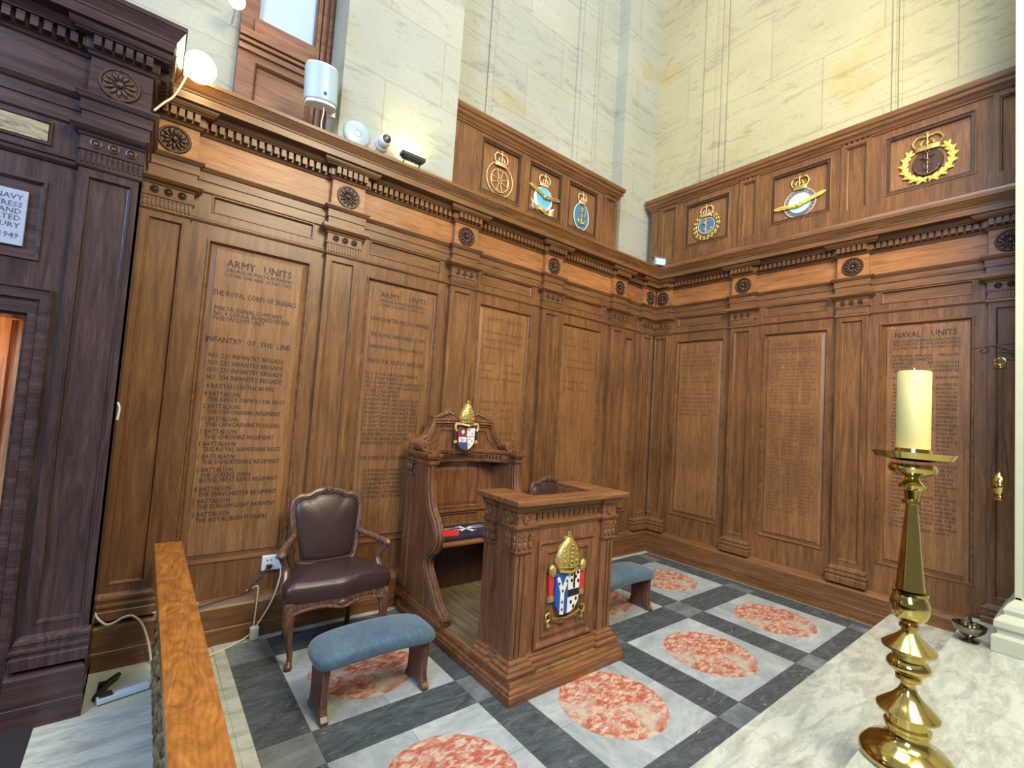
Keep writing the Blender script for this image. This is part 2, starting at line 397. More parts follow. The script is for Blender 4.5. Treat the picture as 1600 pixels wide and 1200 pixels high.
def write(mb, txt, x0, x1, z, h, y, fit=True, align='L'):
    """flat carved letters on plane y: cap height h, from x0 to x1 (fit) on baseline z"""
    vs, fs, a, b = glyphs(txt); k = h / 0.69; w_ = (b - a) * k
    sx_ = (x1 - x0) / (b - a) if fit else k
    off = x0
    if not fit and align == 'R': off = x1 - w_
    if not fit and align == 'C': off = (x0 + x1) / 2 - w_ / 2
    for j in (-1, 1):                                   # two close cuts make the broad chiselled stroke
        V_ = [mb.v((off + (v.x - a) * sx_ + j * h * .022, y + j * .0001, z + v.y * k + j * h * .012)) for v in vs]
        for f in fs: mb.f([V_[i] for i in f])

# ------------------------------------------------------------------ panelling (wall frame: x along, y into the wall, z up)
def path_for(x0, x1, pils, yb=0.08, yp=0.03, hw=0.125):
    pts = [(x0, yb)]
    for c in pils:
        a, b = c - hw, c + hw
        if a <= x0: pts = [(x0, yp)]
        else: pts += [(a, yb), (a, yp)]
        if b >= x1: pts += [(x1, yp)]; return pts
        pts += [(b, yp), (b, yb)]
    pts.append((x1, yb)); return pts
ARCH = [(0, 2.955), (0.012, 2.965), (0.012, 3.028), (0.02, 3.032), (0.02, 3.085), (0.03, 3.092), (0.045, 3.112), (0.045, 3.12), (0, 3.12)]
BED = [(0, 3.325), (0.012, 3.328), (0.02, 3.342), (0.03, 3.346), (0.026, 3.352), (0.026, 3.408), (0.066, 3.41), (0.068, 3.416), (0.078, 3.422), (0.088, 3.436), (0.09, 3.452), (0, 3.452)]
CORN = [(-0.12, 3.452), (0.082, 3.452), (0.082, 3.498), (0.088, 3.502), (0.09, 3.512), (0.098, 3.522), (0.112, 3.545), (0.122, 3.56), (0.128, 3.562), (0.128, 3.585), (-0.12, 3.585)]
PLIN = [(-0.3, 0.0), (0.0, 0.0), (0.0, 0.10), (-0.004, 0.104), (-0.004, 0.235), (-0.012, 0.25), (-0.03, 0.262), (-0.05, 0.272), (-0.085, 0.278)]
def dentils(mb, path):
    for (ax, ay), (bx, by) in zip(path, path[1:]):
        if abs(by - ay) > 1e-6 or bx - ax < 0.08: continue
        L = bx - ax; n = max(1, round((L + 0.012) / 0.047)); pit = (L) / n
        for i in range(n):
            x = ax + (i + 0.5) * pit; mb.box(x - 0.0145, x + 0.0145, ay - 0.064, ay - 0.02, 3.356, 3.404)
def rosette_mesh():
    mb = MB()
    prof = [(0.090, 0.004), (0.088, -0.004), (0.083, -0.010), (0.076, -0.010), (0.070, -0.003), (0.0, -0.001)]
    mb.lathe([(r, y) for r, y in prof], axis='y', n=32)
    for k in range(12):
        a = 2 * PI * k / 12; R = Matrix.Rotation(-a, 3, 'Y')
        mb.ell((0.045 * math.cos(a), -0.006, 0.045 * math.sin(a)), (0.024, 0.009, 0.0105), 8, 6, R)
    mb.ell((0, -0.01, 0), (0.018, 0.012, 0.018), 10, 6)
    return mb
def small_panel(mb, x0, x1, z0, z1, y):
    mb.rings(x0, x1, z0, z1, [(0, y), (0.003, y - 0.006), (0.01, y - 0.006), (0.016, y + 0.014), (0.02, y + 0.016)])
TAB = [(-0.004, 0.08), (0.0, 0.072), (0.01, 0.072), (0.018, 0.094), (0.024, 0.10)]
FIELD = [(0.024, 0.102), (0.024, 0.098), (0.056, 0.088), (0.056, 0.08)]
def panelled_wall(name, root, x0, x1, pils, bays, mats, end_return=False, openings=(), extra_tab=()):
    """bays: (x0,x1) of the tall panels; a field is part of the wall unless it is a memorial panel"""
    wv, wh, wf, wp, wd = mats
    p = path_for(x0, x1, pils)
    ps = [(x0, p[0][1])] + p[1:]
    cpath = [(x0, 0.0), (x1, 0.0)]
    if end_return:                                   # the right-hand end turns back to the wall behind
        p = p[:-1] + [(x1, 0.03), (x1, 0.5)] if p[-1][1] == 0.03 else p
        cpath = [(x0, 0.0), (x1 - 0.003, 0.0), (x1 - 0.003, 0.5)]
    holes = []
    for a, b in bays: holes += [(a, b, 0.52, 2.66), (a, b, 2.84, 2.96)]
    if openings: holes = list(openings)
    mb = MB(); mb.holed(x0, x1, 0.0, 3.58, 0.08, holes)
    if end_return: mb.box(x1 - 0.01, x1, 0.03, 0.5, 0, 3.56)
    root_o = mb.build(name, wv, None); struct(root_o)
    mb = MB()
    for a, b in bays:
        small_panel(mb, a, b, 2.84, 2.96, 0.08)
        mb.rings(a, b, 0.52, 2.66, TAB, fill=False)
    mb.build('panel_moulding', wh, root_o)
    mb = MB(); q = [(u, v) for u, v in p]
    mb.sweep(q, ARCH, caps=False); mb.sweep(q, BED, caps=True); dentils(mb, q); mb.sweep(cpath, CORN)
    if end_return:
        for i in range(7): yy = 0.06 + i * 0.047; mb.box(x1 + 0.03, x1 + 0.064, yy, yy + 0.031, 3.356, 3.404)
    mb.build('cornice', wh, root_o)
    mb = MB(); mb.sweep(q, [(0.001, 3.12), (0.001, 3.325)], caps=False); mb.build('frieze', wf, root_o)
    if not openings:
        mb = MB(); pp = [(u, 0.0) for u in (x0, x1)]
    else:
        mb = MB(); pp = [(openings[-1][1], 0.0), (x1, 0.0)]
    if end_return: pp = [pp[0], (x1, 0.0), (x1, 0.5)]
    mb.sweep(pp, PLIN); mb.build('plinth', wh, root_o)
    mb = MB()
    # rail moulding under the small panels between the pilasters
    for (ax, ay), (bx, by) in zip(q, q[1:]):
        if ay == 0.08 and by == 0.08: mb.sweep([(ax, 0.08), (bx, 0.08)], [(0, 2.755), (0.008, 2.76), (0.016, 2.77), (0.016, 2.778), (0.006, 2.785), (0, 2.79)])
    mb.build('rail_moulding', wh, root_o)
    for c in pils:
        a, b = max(c - 0.125, x0), min(c + 0.125, x1); pa, pb = max(c - 0.09, x0), min(c + 0.09, x1)
        mb = MB(); mb.holed(a, b, 0.27, 2.96, 0.03, [(pa, pb, 0.475, 2.71)])
        for xx in (a, b): mb.quad((xx, 0.03, 0.27), (xx, 0.08, 0.27), (xx, 0.08, 2.96), (xx, 0.03, 2.96))
        mb.rings(pa, pb, 0.475, 2.71, [(0, 0.03), (0.002, 0.026), (0.008, 0.026), (0.014, 0.042), (0.018, 0.044)])
        # moulded base
        pt = [(a, 0.08), (a, 0.03), (b, 0.03), (b, 0.08)] if a > x0 and b < x1 else ([(a, 0.08), (a, 0.03), (b, 0.03)] if a > x0 else [(a, 0.03), (b, 0.03), (b, 0.08)])
        mb.sweep(pt, [(0.0, 0.28), (0.032, 0.28), (0.032, 0.33), (0.026, 0.336), (0.026, 0.352), (0.034, 0.356), (0.034, 0.368), (0.018, 0.376), (0.018, 0.392), (0.024, 0.396), (0.02, 0.41), (0.006, 0.418), (0.0, 0.43)])
        pil = mb.build('pilaster', wv, root_o)
        mb = MB()
        mb.sweep(pt, [(0, 2.742), (0.008, 2.746), (0.014, 2.755), (0.008, 2.764), (0.004, 2.768), (0.004, 2.83), (0.012, 2.834), (0.012, 2.842), (0.006, 2.846), (0.006, 2.905), (0.014, 2.909), (0.016, 2.918), (0.034, 2.928), (0.046, 2.94), (0.05, 2.944), (0.05, 2.97), (0, 2.97)])
        nf = 12
        for i in range(nf):                                          # flutes of the necking
            xx = a + (i + 0.5) * (b - a) / nf; mb.box(xx - 0.005, xx + 0.005, 0.018, 0.03, 2.772, 2.828)
        mb.build('capital', wh, pil)
        for i in (-1, 0, 1):
            if not (x0 + 0.02 < c + i * 0.07 < x1 - 0.02): continue
            mb = MB(); mb.lathe([(0.024, 0.0), (0.024, -0.005), (0.018, -0.007), (0.013, -0.002), (0.008, -0.007), (0, -0.009)], axis='y', n=14)
            mb.build('capital_boss', wd, pil, loc=(c + i * 0.07, 0.024, 2.876))
    return root_o
OAK = (W_V, W_H, W_F, W_P, W_DK)
A_P = [-5.114, -4.013, -2.925, -1.813, -0.713, -0.12]
wall_left = panelled_wall('wall_left', None, -5.45, 0.03, A_P, [(-4.882, -4.230), (-3.795, -3.138), (-2.700, -2.045), (-1.595, -0.940), (-0.521, -0.345)], OAK)
B_P = [0.06, 1.10, 2.13, 3.16]
wall_right = panelled_wall('wall_right', None, -0.03, 3.75, B_P, [(0.263, 0.883), (1.316, 1.924), (2.334, 2.950)], OAK)
wall_right.rotation_euler = (0, 0, -PI / 2)
# projecting bay on the far left, with its doorway
LO = (-6.9, -5.235)
wall_side = panelled_wall('wall_side', None, LO[0], LO[1], [-5.36], [], (W_L, W_LH, W_LH, W_L, W_DK), True,
                          openings=[(-6.8, -5.594, 2.815, 2.94), (-6.8, -5.592, 2.236, 2.634), (-6.8, -5.524, 0.0, 2.10)])
wall_side.location = (0, -0.43, 0)
mb = MB()
mb.rings(-6.8, -5.592, 2.236, 2.634, [(-0.004, 0.08), (0.0, 0.07), (0.01, 0.07), (0.022, 0.092), (0.03, 0.092)])
mb.rings(-6.8, -5.594, 2.815, 2.94, [(0, 0.08), (0.004, 0.07), (0.012, 0.07), (0.018, 0.086)], fill=True)
# architrave of the doorway, three steps deep
for k, (x, z, y0, y1) in enumerate([(-5.524, 2.10, 0.068, 0.12), (-5.568, 2.045, 0.085, 0.17), (-5.606, 1.975, 0.11, 0.3)]):
    nx, nz = [(-5.568, 2.045), (-5.606, 1.975), (-5.620, 1.960)][k]
    mb.box(nx, x, y0, y1, 0, z); mb.box(-6.8, nx, y0, y1, nz, z)
for k, (x, z, y) in enumerate([(-5.528, 2.096, 0.066), (-5.572, 2.041, 0.084)]):
    mb.tube([(x, y, 0), (x, y, z), (-6.8, y, z)], 0.008, 6)
mb.build('door_architrave', W_LH, wall_side)
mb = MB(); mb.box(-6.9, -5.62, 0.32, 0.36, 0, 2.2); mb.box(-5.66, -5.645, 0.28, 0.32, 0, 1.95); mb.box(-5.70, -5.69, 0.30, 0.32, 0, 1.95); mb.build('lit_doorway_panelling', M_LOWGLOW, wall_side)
l = bpy.data.lights.new('doorway_lamp', 'POINT'); l.energy = 7; l.color = (1.0, 0.72, 0.42); l.shadow_soft_size = 0.05
o = bpy.data.objects.new('doorway_lamp', l); C.objects.link(o); o.location = (-5.95, -0.22, 1.9)
mb = MB(); mb.sweep([(-6.8, 0.08), (-5.485, 0.08)], [(0, 2.735), (0.01, 2.74), (0.02, 2.752), (0.02, 2.768), (0.03, 2.772), (0.03, 2.78), (0, 2.784)]); mb.build('rail_moulding', W_LH, wall_side)

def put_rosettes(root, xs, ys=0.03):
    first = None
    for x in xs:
        if first is None: o = rosette_mesh().build('rosette', W_DK, root, sm=True); first = o  # darker wood colour puts the shade of the recess into the rosette
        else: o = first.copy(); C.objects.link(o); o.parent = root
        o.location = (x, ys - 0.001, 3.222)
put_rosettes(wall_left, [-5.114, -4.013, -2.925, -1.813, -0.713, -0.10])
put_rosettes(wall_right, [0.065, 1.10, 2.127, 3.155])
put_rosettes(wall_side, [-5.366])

# plain raised fields of the panels without a memorial text, as part of the wall
for (a, b) in [(-2.700, -2.045), (-1.595, -0.940), (-0.521, -0.345)]:
    mb = MB(); mb.rings(a, b, 0.52, 2.66, [(0.024, 0.10), (0.03, 0.098), (0.05 if b - a > 0.3 else 0.035, 0.088), (0.056 if b - a > 0.3 else 0.036, 0.08)])
    if b - a < 0.3: mb.build('panel_field', W_P, wall_left)
    else: mb.bm.free()

# memorial panels -------------------------------------------------------------
def memorial(label, root_loc, rz, a, b, lines, mat=W_INK, cols=None):
    t = thing('memorial_panel', label, 'memorial panel', root_loc, rz, 'carved memorial panels of the two walls')
    mb = MB(); mb.rings(a, b, 0.52, 2.66, FIELD); mb.build('field', W_P, t)
    if lines:
        rows = {}
        for ln in lines: rows.setdefault(round(ln[3], 2), []).append(ln)
        for k in rows:
            mb = MB()
            for txt, x0, x1, zc, h in rows[k]: write(mb, txt, x0, x1, zc - h / 2, h, 0.0792)
            mb.build('inscription_line', mat, t, weld=False)
    return t
T1 = [('ARMY', -4.763, -4.590, 2.528, 0.05), ('UNITS', -4.535, -4.356, 2.531, 0.05), ('SERVING IN MALTA BETWEEN', -4.766, -4.356, 2.481, 0.025), ('10 JUNE 1940 AND 13 MAY 1943', -4.768, -4.356, 2.447, 0.025),
      ('THE ROYAL CORPS OF SIGNALS', -4.826, -4.307, 2.318, 0.036), ('MALTA SIGNAL COMPANY', -4.806, -4.392, 2.215, 0.029), ('NO. 4 COY A.A. FORMATION SIGS', -4.808, -4.340, 2.180, 0.029), ('PIGEON LOFT UNIT', -4.808, -4.500, 2.146, 0.029),
      ('INFANTRY  OF  THE  LINE', -4.838, -4.320, 2.002, 0.036), ('NO. 231 INFANTRY BRIGADE', -4.812, -4.355, 1.896, 0.031), ('NO. 232 INFANTRY BRIGADE', -4.812, -4.355, 1.847, 0.031), ('NO. 233 INFANTRY BRIGADE', -4.812, -4.355, 1.799, 0.031), ('NO. 234 INFANTRY BRIGADE', -4.812, -4.355, 1.749, 0.031),
      ('4 BATTALION THE BUFFS', -4.812, -4.40, 1.691, 0.03)]
z = 1.638
for n_, rg, wd_ in [('8', "THE KING'S OWN ROYAL REGT", 0.47), ('2', 'THE DEVONSHIRE REGIMENT', 0.45), ('11', 'THE LANCASHIRE FUSILIERS', 0.45), ('1', 'THE CHESHIRE REGIMENT', 0.42), ('1', 'THE ROYAL HAMPSHIRE REGT', 0.47), ('1', 'THE DORSETSHIRE REGIMENT', 0.47)]:
    T1 += [(n_ + ' BATTALION', -4.815, -4.608, z, 0.029), (rg, -4.792, -4.792 + wd_, z - 0.036, 0.029)]; z -= 0.0835
T1 += [('2 BATTALION', -4.815, -4.608, 1.133, 0.029), ("THE QUEEN'S OWN", -4.792, -4.50, 1.098, 0.029), ('ROYAL WEST KENT REGIMENT', -4.792, -4.325, 1.064, 0.029),
       ('8 BATTALION', -4.815, -4.608, 1.007, 0.029), ('THE MANCHESTER REGIMENT', -4.792, -4.325, 0.972, 0.029), ('1 BATTALION', -4.815, -4.608, 0.927, 0.029), ('THE DURHAM LIGHT INFANTRY', -4.792, -4.325, 0.890, 0.029),
       ('2 BATTALION', -4.815, -4.608, 0.841, 0.029), ('THE ROYAL IRISH FUSILIERS', -4.792, -4.37, 0.803, 0.029)]
memorial('tall oak panel carved ARMY UNITS with infantry battalions listed, left of the leather armchair', (0, 0, 0), 0, -4.882, -4.230, T1)
T2 = [('ARMY', -3.675, -3.50, 2.54, 0.046), ('UNITS', -3.42, -3.26, 2.547, 0.046), ('SERVING IN MALTA BETWEEN', -3.68, -3.27, 2.49, 0.024), ('10 JUNE 1940 AND 13 MAY 1943', -3.68, -3.27, 2.454, 0.024),
      ('HEADQUARTERS MALTA COMMAND', -3.735, -3.21, 2.333, 0.034), ('THE ROYAL ARMOURED CORPS', -3.735, -3.24, 2.204, 0.034), ('INDEPENDENT TROOP MALTA', -3.725, -3.25, 2.105, 0.029), ('THE ROYAL REGT OF ARTILLERY', -3.735, -3.23, 1.988, 0.034)]
z = 1.884
for s_, r_ in [('H.Q. ROYAL ARTILLERY MALTA', .45), ('H.Q. FIXED DEFENCES', .32), ('HQ 10 HEAVY ANTI-AIRCRAFT BDE', .47), ('HQ 7 LIGHT ANTI-AIRCRAFT BDE', .47), ('12 FIELD REGIMENT', .3), ('4 COAST REGIMENT', .3), ('4 HEAVY ANTI-AIRCRAFT REGT', .48), ('7 HEAVY ANTI-AIRCRAFT REGT', .48), ('10 HEAVY ANTI-AIRCRAFT REGT', .48), ('68 HEAVY ANTI-AIRCRAFT REGT', .48), ('32 LIGHT ANTI-AIRCRAFT REGT', .48), ('65 LIGHT ANTI-AIRCRAFT REGT', .48), ('74 LIGHT ANTI-AIRCRAFT REGT', .48), ('11 LIGHT ANTI-AIRCRAFT REGT', .48), ('26 DEFENCE REGIMENT', .4), ('COASTAL DEFENCE BATTERY', .42), ('SEARCHLIGHT BATTERY', .36)]:
    T2.append((s_, -3.735, -3.735 + r_, z, 0.025)); z -= 0.0352
T2 += [('THE CORPS OF ROYAL ENGINEERS', -3.735, -3.25, 1.2, 0.032)]
z = 1.098
for s_ in ['24 FORTRESS COMPANY', '42 FORTRESS COMPANY', '173 TUNNELLING COMPANY', '127 BOMB DISPOSAL', '128 WORKS COMPANY', 'FORTRESS SIGNALS', 'WORKS SECTION']:
    T2.append((s_, -3.70, -3.36, z, 0.024)); z -= 0.0355
memorial('oak panel carved ARMY UNITS with artillery regiments listed, between armchair and throne', (0, 0, 0), 0, -3.795, -3.138, T2, W_INK)
def filler(x0, x1, z0, z1, pitch, h, words, cols, skip=()):
    out = []; z = z0; i = 0; w_ = (x1 - x0) / cols; row = 0
    while z > z1:
        if row not in skip:
            for c in range(cols):
                t_ = words[i % len(words)]; i += 1
                out.append((t_, x0 + c * w_, x0 + c * w_ + min(w_ * 0.9, len(t_) * h * 0.82), z, h))
        row += 1; z -= pitch
    return out
REG = ['ROYAL ENGINEERS', 'ARMY SERVICE CORPS', 'FIELD AMBULANCE', 'GENERAL HOSPITAL', 'ORDNANCE CORPS', 'WORKSHOPS', 'PAY CORPS', 'PIONEERS', 'PROVOST']
memorial('tall oak panel with faint carved text, just right of the carved throne', (0, 0, 0), 0, -2.700, -2.045,
         [('ARMY UNITS', -2.60, -2.17, 2.53, 0.04)] + filler(-2.62, -2.12, 2.40, 1.2, 0.075, 0.022, REG, 2, (3, 7, 8, 12)), W_INK2)
memorial('tall oak panel with faint worn text, last wide one before the room corner', (0, 0, 0), 0, -1.595, -0.940,
         filler(-1.51, -1.02, 2.50, 1.9, 0.08, 0.02, REG[::-1], 2, (2, 5)), W_INK2)
SH = ['BARHAM', 'MALAYA', 'NELSON', 'RAMILLIES', 'RESOLUTION', 'ROYAL', 'RODNEY', 'SOVEREIGN', 'VALIANT', 'WARSPITE', 'RENOWN', 'ARGUS', 'EAGLE', 'FURIOUS', 'ARK ROYAL', 'AJAX', 'ARETHUSA', 'AURORA', 'CAIRO', 'CARLISLE', 'CLEOPATRA', 'DIDO', 'EURYALUS', 'GALATEA', 'GLOUCESTER', 'HERMIONE', 'JAGUAR', 'JERVIS', 'JUNO', 'KANDAHAR', 'KELLY', 'KIMBERLEY', 'LANCE', 'LEGION', 'LIVELY', 'MAORI', 'MOHAWK', 'NEPTUNE', 'ORION', 'PENELOPE', 'PHOEBE', 'SIKH', 'URGE', 'UPHOLDER', 'ZULU']
RB = -PI / 2
memorial('right wall oak panel nearest the corner, dense faint text in its upper half', (0, 0, 0), RB, 0.263, 0.883,
         filler(0.345, 0.80, 2.50, 1.75, 0.05, 0.02, SH[20:] + REG, 3, (5, 8)), W_INK2)
memorial('tall oak panel headed NAVAL UNITS with long columns of names, middle of the right wall', (0, 0, 0), RB, 1.316, 1.924,
         [('NAVAL', 1.42, 1.60, 2.535, 0.045), ('UNITS', 1.66, 1.82, 2.535, 0.045), ('SHIPS WHICH SERVED IN THE DEFENCE OF MALTA', 1.40, 1.84, 2.485, 0.022), ('10 JUNE 1940 AND 13 MAY 1943', 1.40, 1.84, 2.452, 0.022)]
         + filler(1.40, 1.85, 2.37, 0.80, 0.0345, 0.021, SH, 3, (14, 29)), W_INK2)
memorial('tall oak panel headed NAVAL UNITS with ships listed, behind the big candle', (0, 0, 0), RB, 2.334, 2.950,
         [('NAVAL', 2.445, 2.62, 2.545, 0.05), ('UNITS', 2.69, 2.85, 2.545, 0.05), ('SHIPS PRESENT IN MALTA OR ESCORTING', 2.43, 2.86, 2.487, 0.022), ('THE CONVOYS TO MALTA BETWEEN', 2.43, 2.86, 2.457, 0.022), ('10 JUNE 1940 AND 13 MAY 1943', 2.43, 2.86, 2.425, 0.022),
          ('BARHAM', 2.435, 2.56, 2.356, 0.024), ('MALAYA', 2.59, 2.70, 2.356, 0.024), ('NELSON', 2.74, 2.86, 2.356, 0.024), ('QUEEN ELIZABETH', 2.435, 2.70, 2.324, 0.024), ('RAMILLIES', 2.435, 2.58, 2.291, 0.024), ('RESOLUTION', 2.67, 2.86, 2.291, 0.024),
          ('RODNEY', 2.435, 2.55, 2.258, 0.024), ('SOVEREIGN', 2.68, 2.86, 2.258, 0.024), ('VALIANT', 2.435, 2.56, 2.223, 0.024), ('WARSPITE', 2.70, 2.86, 2.223, 0.024), ('RODNEY', 2.435, 2.55, 2.163, 0.024), ('RENOWN', 2.72, 2.86, 2.163, 0.024)]
         + filler(2.435, 2.87, 2.103, 0.85, 0.034, 0.022, SH[5:], 3, (18,)), W_INK)

# items on the projecting bay
t = thing('engraved_plaque', 'pale engraved plaque ending 1949 on the dark oak bay at the left edge', 'plaque', (0, -0.43, 0))
mb = MB(); mb.box(-6.3, -5.652, 0.075, 0.092, 2.292, 2.562); mb.build('plate', M_PLQ, t, bev=0.002)
mb = MB()
for s_, z in [('THE MEN OF THE NAVY', 2.526), ('AND THE FORTRESS', 2.490), ('OF THIS ISLAND', 2.457), ('DEDICATED', 2.424), ('BY CANTERBURY', 2.388), ('1949', 2.338)]:
    write(mb, s_, -6.2, -5.668, z - 0.013, 0.025, 0.0745, False, 'R')
mb.build('lettering', M_PLTXT, t, weld=False)
mb = MB(); mb.box(-6.78, -5.612, 0.074, 0.085, 2.833, 2.922)
tag(mb.build('painted_panel', M_GILT, None, loc=(0, -0.43, 0)), 'small weathered gilt landscape panel above the pale plaque at the left edge', 'painting')

# ------------------------------------------------------------------ upper panelling behind the cornice
def attic(name, x0, x1, y, ztop, panels, pilasters, rz, z0=3.5):
    mb = MB(); zt = ztop - 0.13
    hs = [(a, b, c, d) for a, b, c, d in panels] + [(a, b, c, d) for a, b, c, d in pilasters]
    mb.holed(x0, x1, z0, zt + 0.02, y, hs)
    mb.quad((x0, y, z0), (x0, y + 0.12, z0), (x0, y + 0.12, zt), (x0, y, zt)); mb.quad((x1, y, z0), (x1, y + 0.12, z0), (x1, y + 0.12, zt), (x1, y, zt))
    mb.box(x0 + 0.01, x1 - 0.01, y + 0.06, y + 0.12, z0, zt)
    for a, b, c, d in pilasters:
        small_panel(mb, a, b, c, d, y)
        mb.box(a - 0.035, a, y - 0.012, y, z0, zt); mb.box(b, b + 0.035, y - 0.012, y, z0, zt); mb.box(a, b, y - 0.012, y, d, zt); mb.box(a, b, y - 0.012, y, z0, c)
    o = mb.build(name, W_V, None); struct(o); o.rotation_euler = (0, 0, rz)
    mb = MB()
    mb.sweep([(x0, y + 0.12), (x0, y), (x1, y), (x1, y + 0.12)], [(0, zt - 0.02), (0.012, zt - 0.015), (0.012, zt), (0.02, zt + 0.005), (0.03, zt + 0.03), (0.05, zt + 0.045), (0.05, zt + 0.075), (0.065, zt + 0.085), (0.07, zt + 0.115), (0.07, zt + 0.13), (-0.02, zt + 0.13)])
    mb.sweep([(x0, y + 0.12), (x0, y), (x1, y), (x1, y + 0.12)], [(0.0, 3.57), (0.055, 3.57), (0.055, 3.615), (0.045, 3.625), (0.03, 3.645), (0.02, 3.665), (0.02, 3.675), (0.0, 3.68)])
    mb.build('coping', W_H, o)
    mb = MB()
    for a, b, c, d in panels:
        mb.rings(a, b, c, d, [(-0.004, y), (0, y - 0.008), (0.006, y - 0.008), (0.008, y + 0.004), (0.034, y + 0.022), (0.036, y + 0.028)])
    mb.build('panel', W_P, o)
    for a, b, c, d in panels:                                            # carved leaf moulding round each panel
        mb = MB(); n = 20
        def run(p, q, k):
            for i in range(k):
                f = (i + 0.5) / k; mb.ell((p[0] + (q[0] - p[0]) * f, y + 0.008, p[1] + (q[1] - p[1]) * f), (0.012, 0.009, 0.012), 6, 4)
        e = 0.02
        run((a + e, c + e), (b - e, c + e), 22); run((a + e, d - e), (b - e, d - e), 22); run((a + e, c + e), (a + e, d - e), 22); run((b - e, c + e), (b - e, d - e), 22)
        for q_ in ((a + .006, b - .006, c + .006, c + .034), (a + .006, b - .006, d - .034, d - .006), (a + .006, a + .034, c + .034, d - .034), (b - .034, b - .006, c + .034, d - .034)):
            mb.box(q_[0], q_[1], y + .002, y + .02, q_[2], q_[3])
        mb.build('carved_moulding', W_DK, o, weld=False)
    return o
attic('wall_attic_left', -3.07, -0.645, 0.20, 4.535, [(-2.725, -2.207, 3.80, 4.352), (-2.106, -1.606, 3.80, 4.352), (-1.512, -1.004, 3.80, 4.352)], [(-0.865, -0.70, 3.74, 4.36)], 0)
attic('wall_attic_right', -0.17, 3.75, 0.03, 4.585, [(0.342, 0.905, 3.83, 4.375), (1.362, 1.932, 3.83, 4.375), (2.364, 2.963, 3.83, 4.375)],
      [(0.0, 0.20, 3.74, 4.41), (1.055, 1.205, 3.78, 4.41), (2.05, 2.225, 3.78, 4.41), (3.095, 3.30, 3.78, 4.41)], RB)

# ------------------------------------------------------------------ stonework
def stone(name, boxes, mat, lines=()):
    mb = MB()
    for b in boxes: mb.box(*b)
    for l_ in lines: mb.box(*l_)
    o = mb.build(name, mat, None); struct(o); return o
# wall behind, two piers, the window reveal
stone('wall_upper_left', [(-8.5, -4.79, 0.6, 1.2, 3.0, 9.5), (-4.79, -4.13, 0.9, 1.2, 3.0, 9.5), (-4.115, -3.08, 0.10, 1.2, 3.0, 9.5), (-3.08, -0.5, 0.45, 1.2, 3.0, 9.5), (-0.5, 0.9, 0.27, 1.2, 3.0, 9.5),
      (-2.56, -2.50, 0.425, 0.45, 3.0, 9.5), (-1.26, -1.20, 0.425, 0.45, 3.0, 9.5), (-1.20, -0.94, 0.41, 0.45, 3.0, 9.5), (-0.96, -0.93, 0.39, 0.45, 3.0, 9.5)], M_STONE)
mb = MB(); mb.box(0.2, 0.8, -7.0, 0.3, 3.0, 9.5)
for y in (-0.44, -0.60, -0.68, -0.76, -2.38, -2.43): mb.box(0.182, 0.2, y - 0.012, y + 0.012, 3.0, 9.5)
mb.box(0.19, 0.2, -0.60, -0.44, 3.0, 9.5)
struct(mb.build('wall_upper_right', M_STONEB, None))
mb = MB(); mb.box(0.13, 0.6, -7.0, 0.13, 0, 3.5); mb.box(-8.5, 0.6, 0.13, 0.6, 0, 3.5); struct(mb.build('wall_back', M_STONE, None))
# wooden window above the cornice
mb = MB()
mb.box(-4.79, -4.10, 0.56, 0.90, 3.0, 3.55)
for x0, x1 in ((-4.79, -4.672), (-4.262, -4.11)): mb.box(x0, x1, 0.50, 0.58, 3.4, 9.4)
mb.box(-4.672, -4.262, 0.50, 0.58, 4.24, 4.50); mb.box(-4.672, -4.262, 0.50, 0.58, 3.4, 3.60)
wnd = mb.build('window_1', W_RD, None, weld=False); struct(wnd)
mb = MB(); mb.box(-4.79, -4.11, 0.462, 0.52, 4.40, 4.455); mb.box(-4.70, -4.22, 0.475, 0.52, 4.455, 4.58); mb.box(-4.79, -4.11, 0.478, 0.52, 4.30, 4.34); mb.box(-4.79, -4.11, 0.47, 0.52, 4.36, 4.385)
mb.rings(-4.672, -4.262, 3.6, 4.24, [(0, 0.5), (0.005, 0.495), (0.015, 0.51), (0.022, 0.53)])
for x in (-4.24, -4.20, -4.15): mb.box(x - 0.012, x + 0.012, 0.47, 0.5, 3.5, 9.4)
mb.build('window_mouldings', W_RD, wnd, weld=False)
mb = MB(); mb.box(-4.672, -4.262, 0.55, 0.56, 4.50, 9.3); mb.build('window_pane', M_GLASS, wnd)

# stone column on the right, on the upper step
t = thing('stone_column', 'pale fluted stone column with stepped base at the right edge', 'column', (-0.62, -3.10, 0.29))
def sqrings(mb, prof, x0, x1, y0, y1):
    rs = [[mb.v((x0 - o_, y0 - o_, z)), mb.v((x1 + o_, y0 - o_, z)), mb.v((x1 + o_, y1 + o_, z)), mb.v((x0 - o_, y1 + o_, z))] for o_, z in prof]
    for A, B in zip(rs, rs[1:]):
        for j in range(4): mb.f([A[j], A[(j + 1) % 4], B[(j + 1) % 4], B[j]])
    mb.f(rs[0]); mb.f(rs[-1])
mb = MB(); sqrings(mb, [(0.10, 0), (0.10, 0.10), (0.075, 0.115), (0.075, 0.14), (0.09, 0.16), (0.088, 0.20), (0.06, 0.23), (0.045, 0.24), (0.05, 0.27), (0.035, 0.30), (0.0, 0.34), (0, 0.36)], 0.09, 0.7, -0.95, -0.125)
mb.build('base', M_COL, t, bev=0.004)
mb = MB(); x = 0.09
poly = [(0.7, -0.95), (0.7, -0.125), (0.15, -0.125), (0.09, -0.125), (0.09, -0.16), (0.115, -0.17), (0.115, -0.19), (0.09, -0.20), (0.09, -0.26), (0.12, -0.28), (0.12, -0.33), (0.09, -0.35), (0.09, -0.95)]
mb.prism(poly, 0.34, 9.0, 'z'); mb.build('shaft', M_COL, t, bev=0.003)

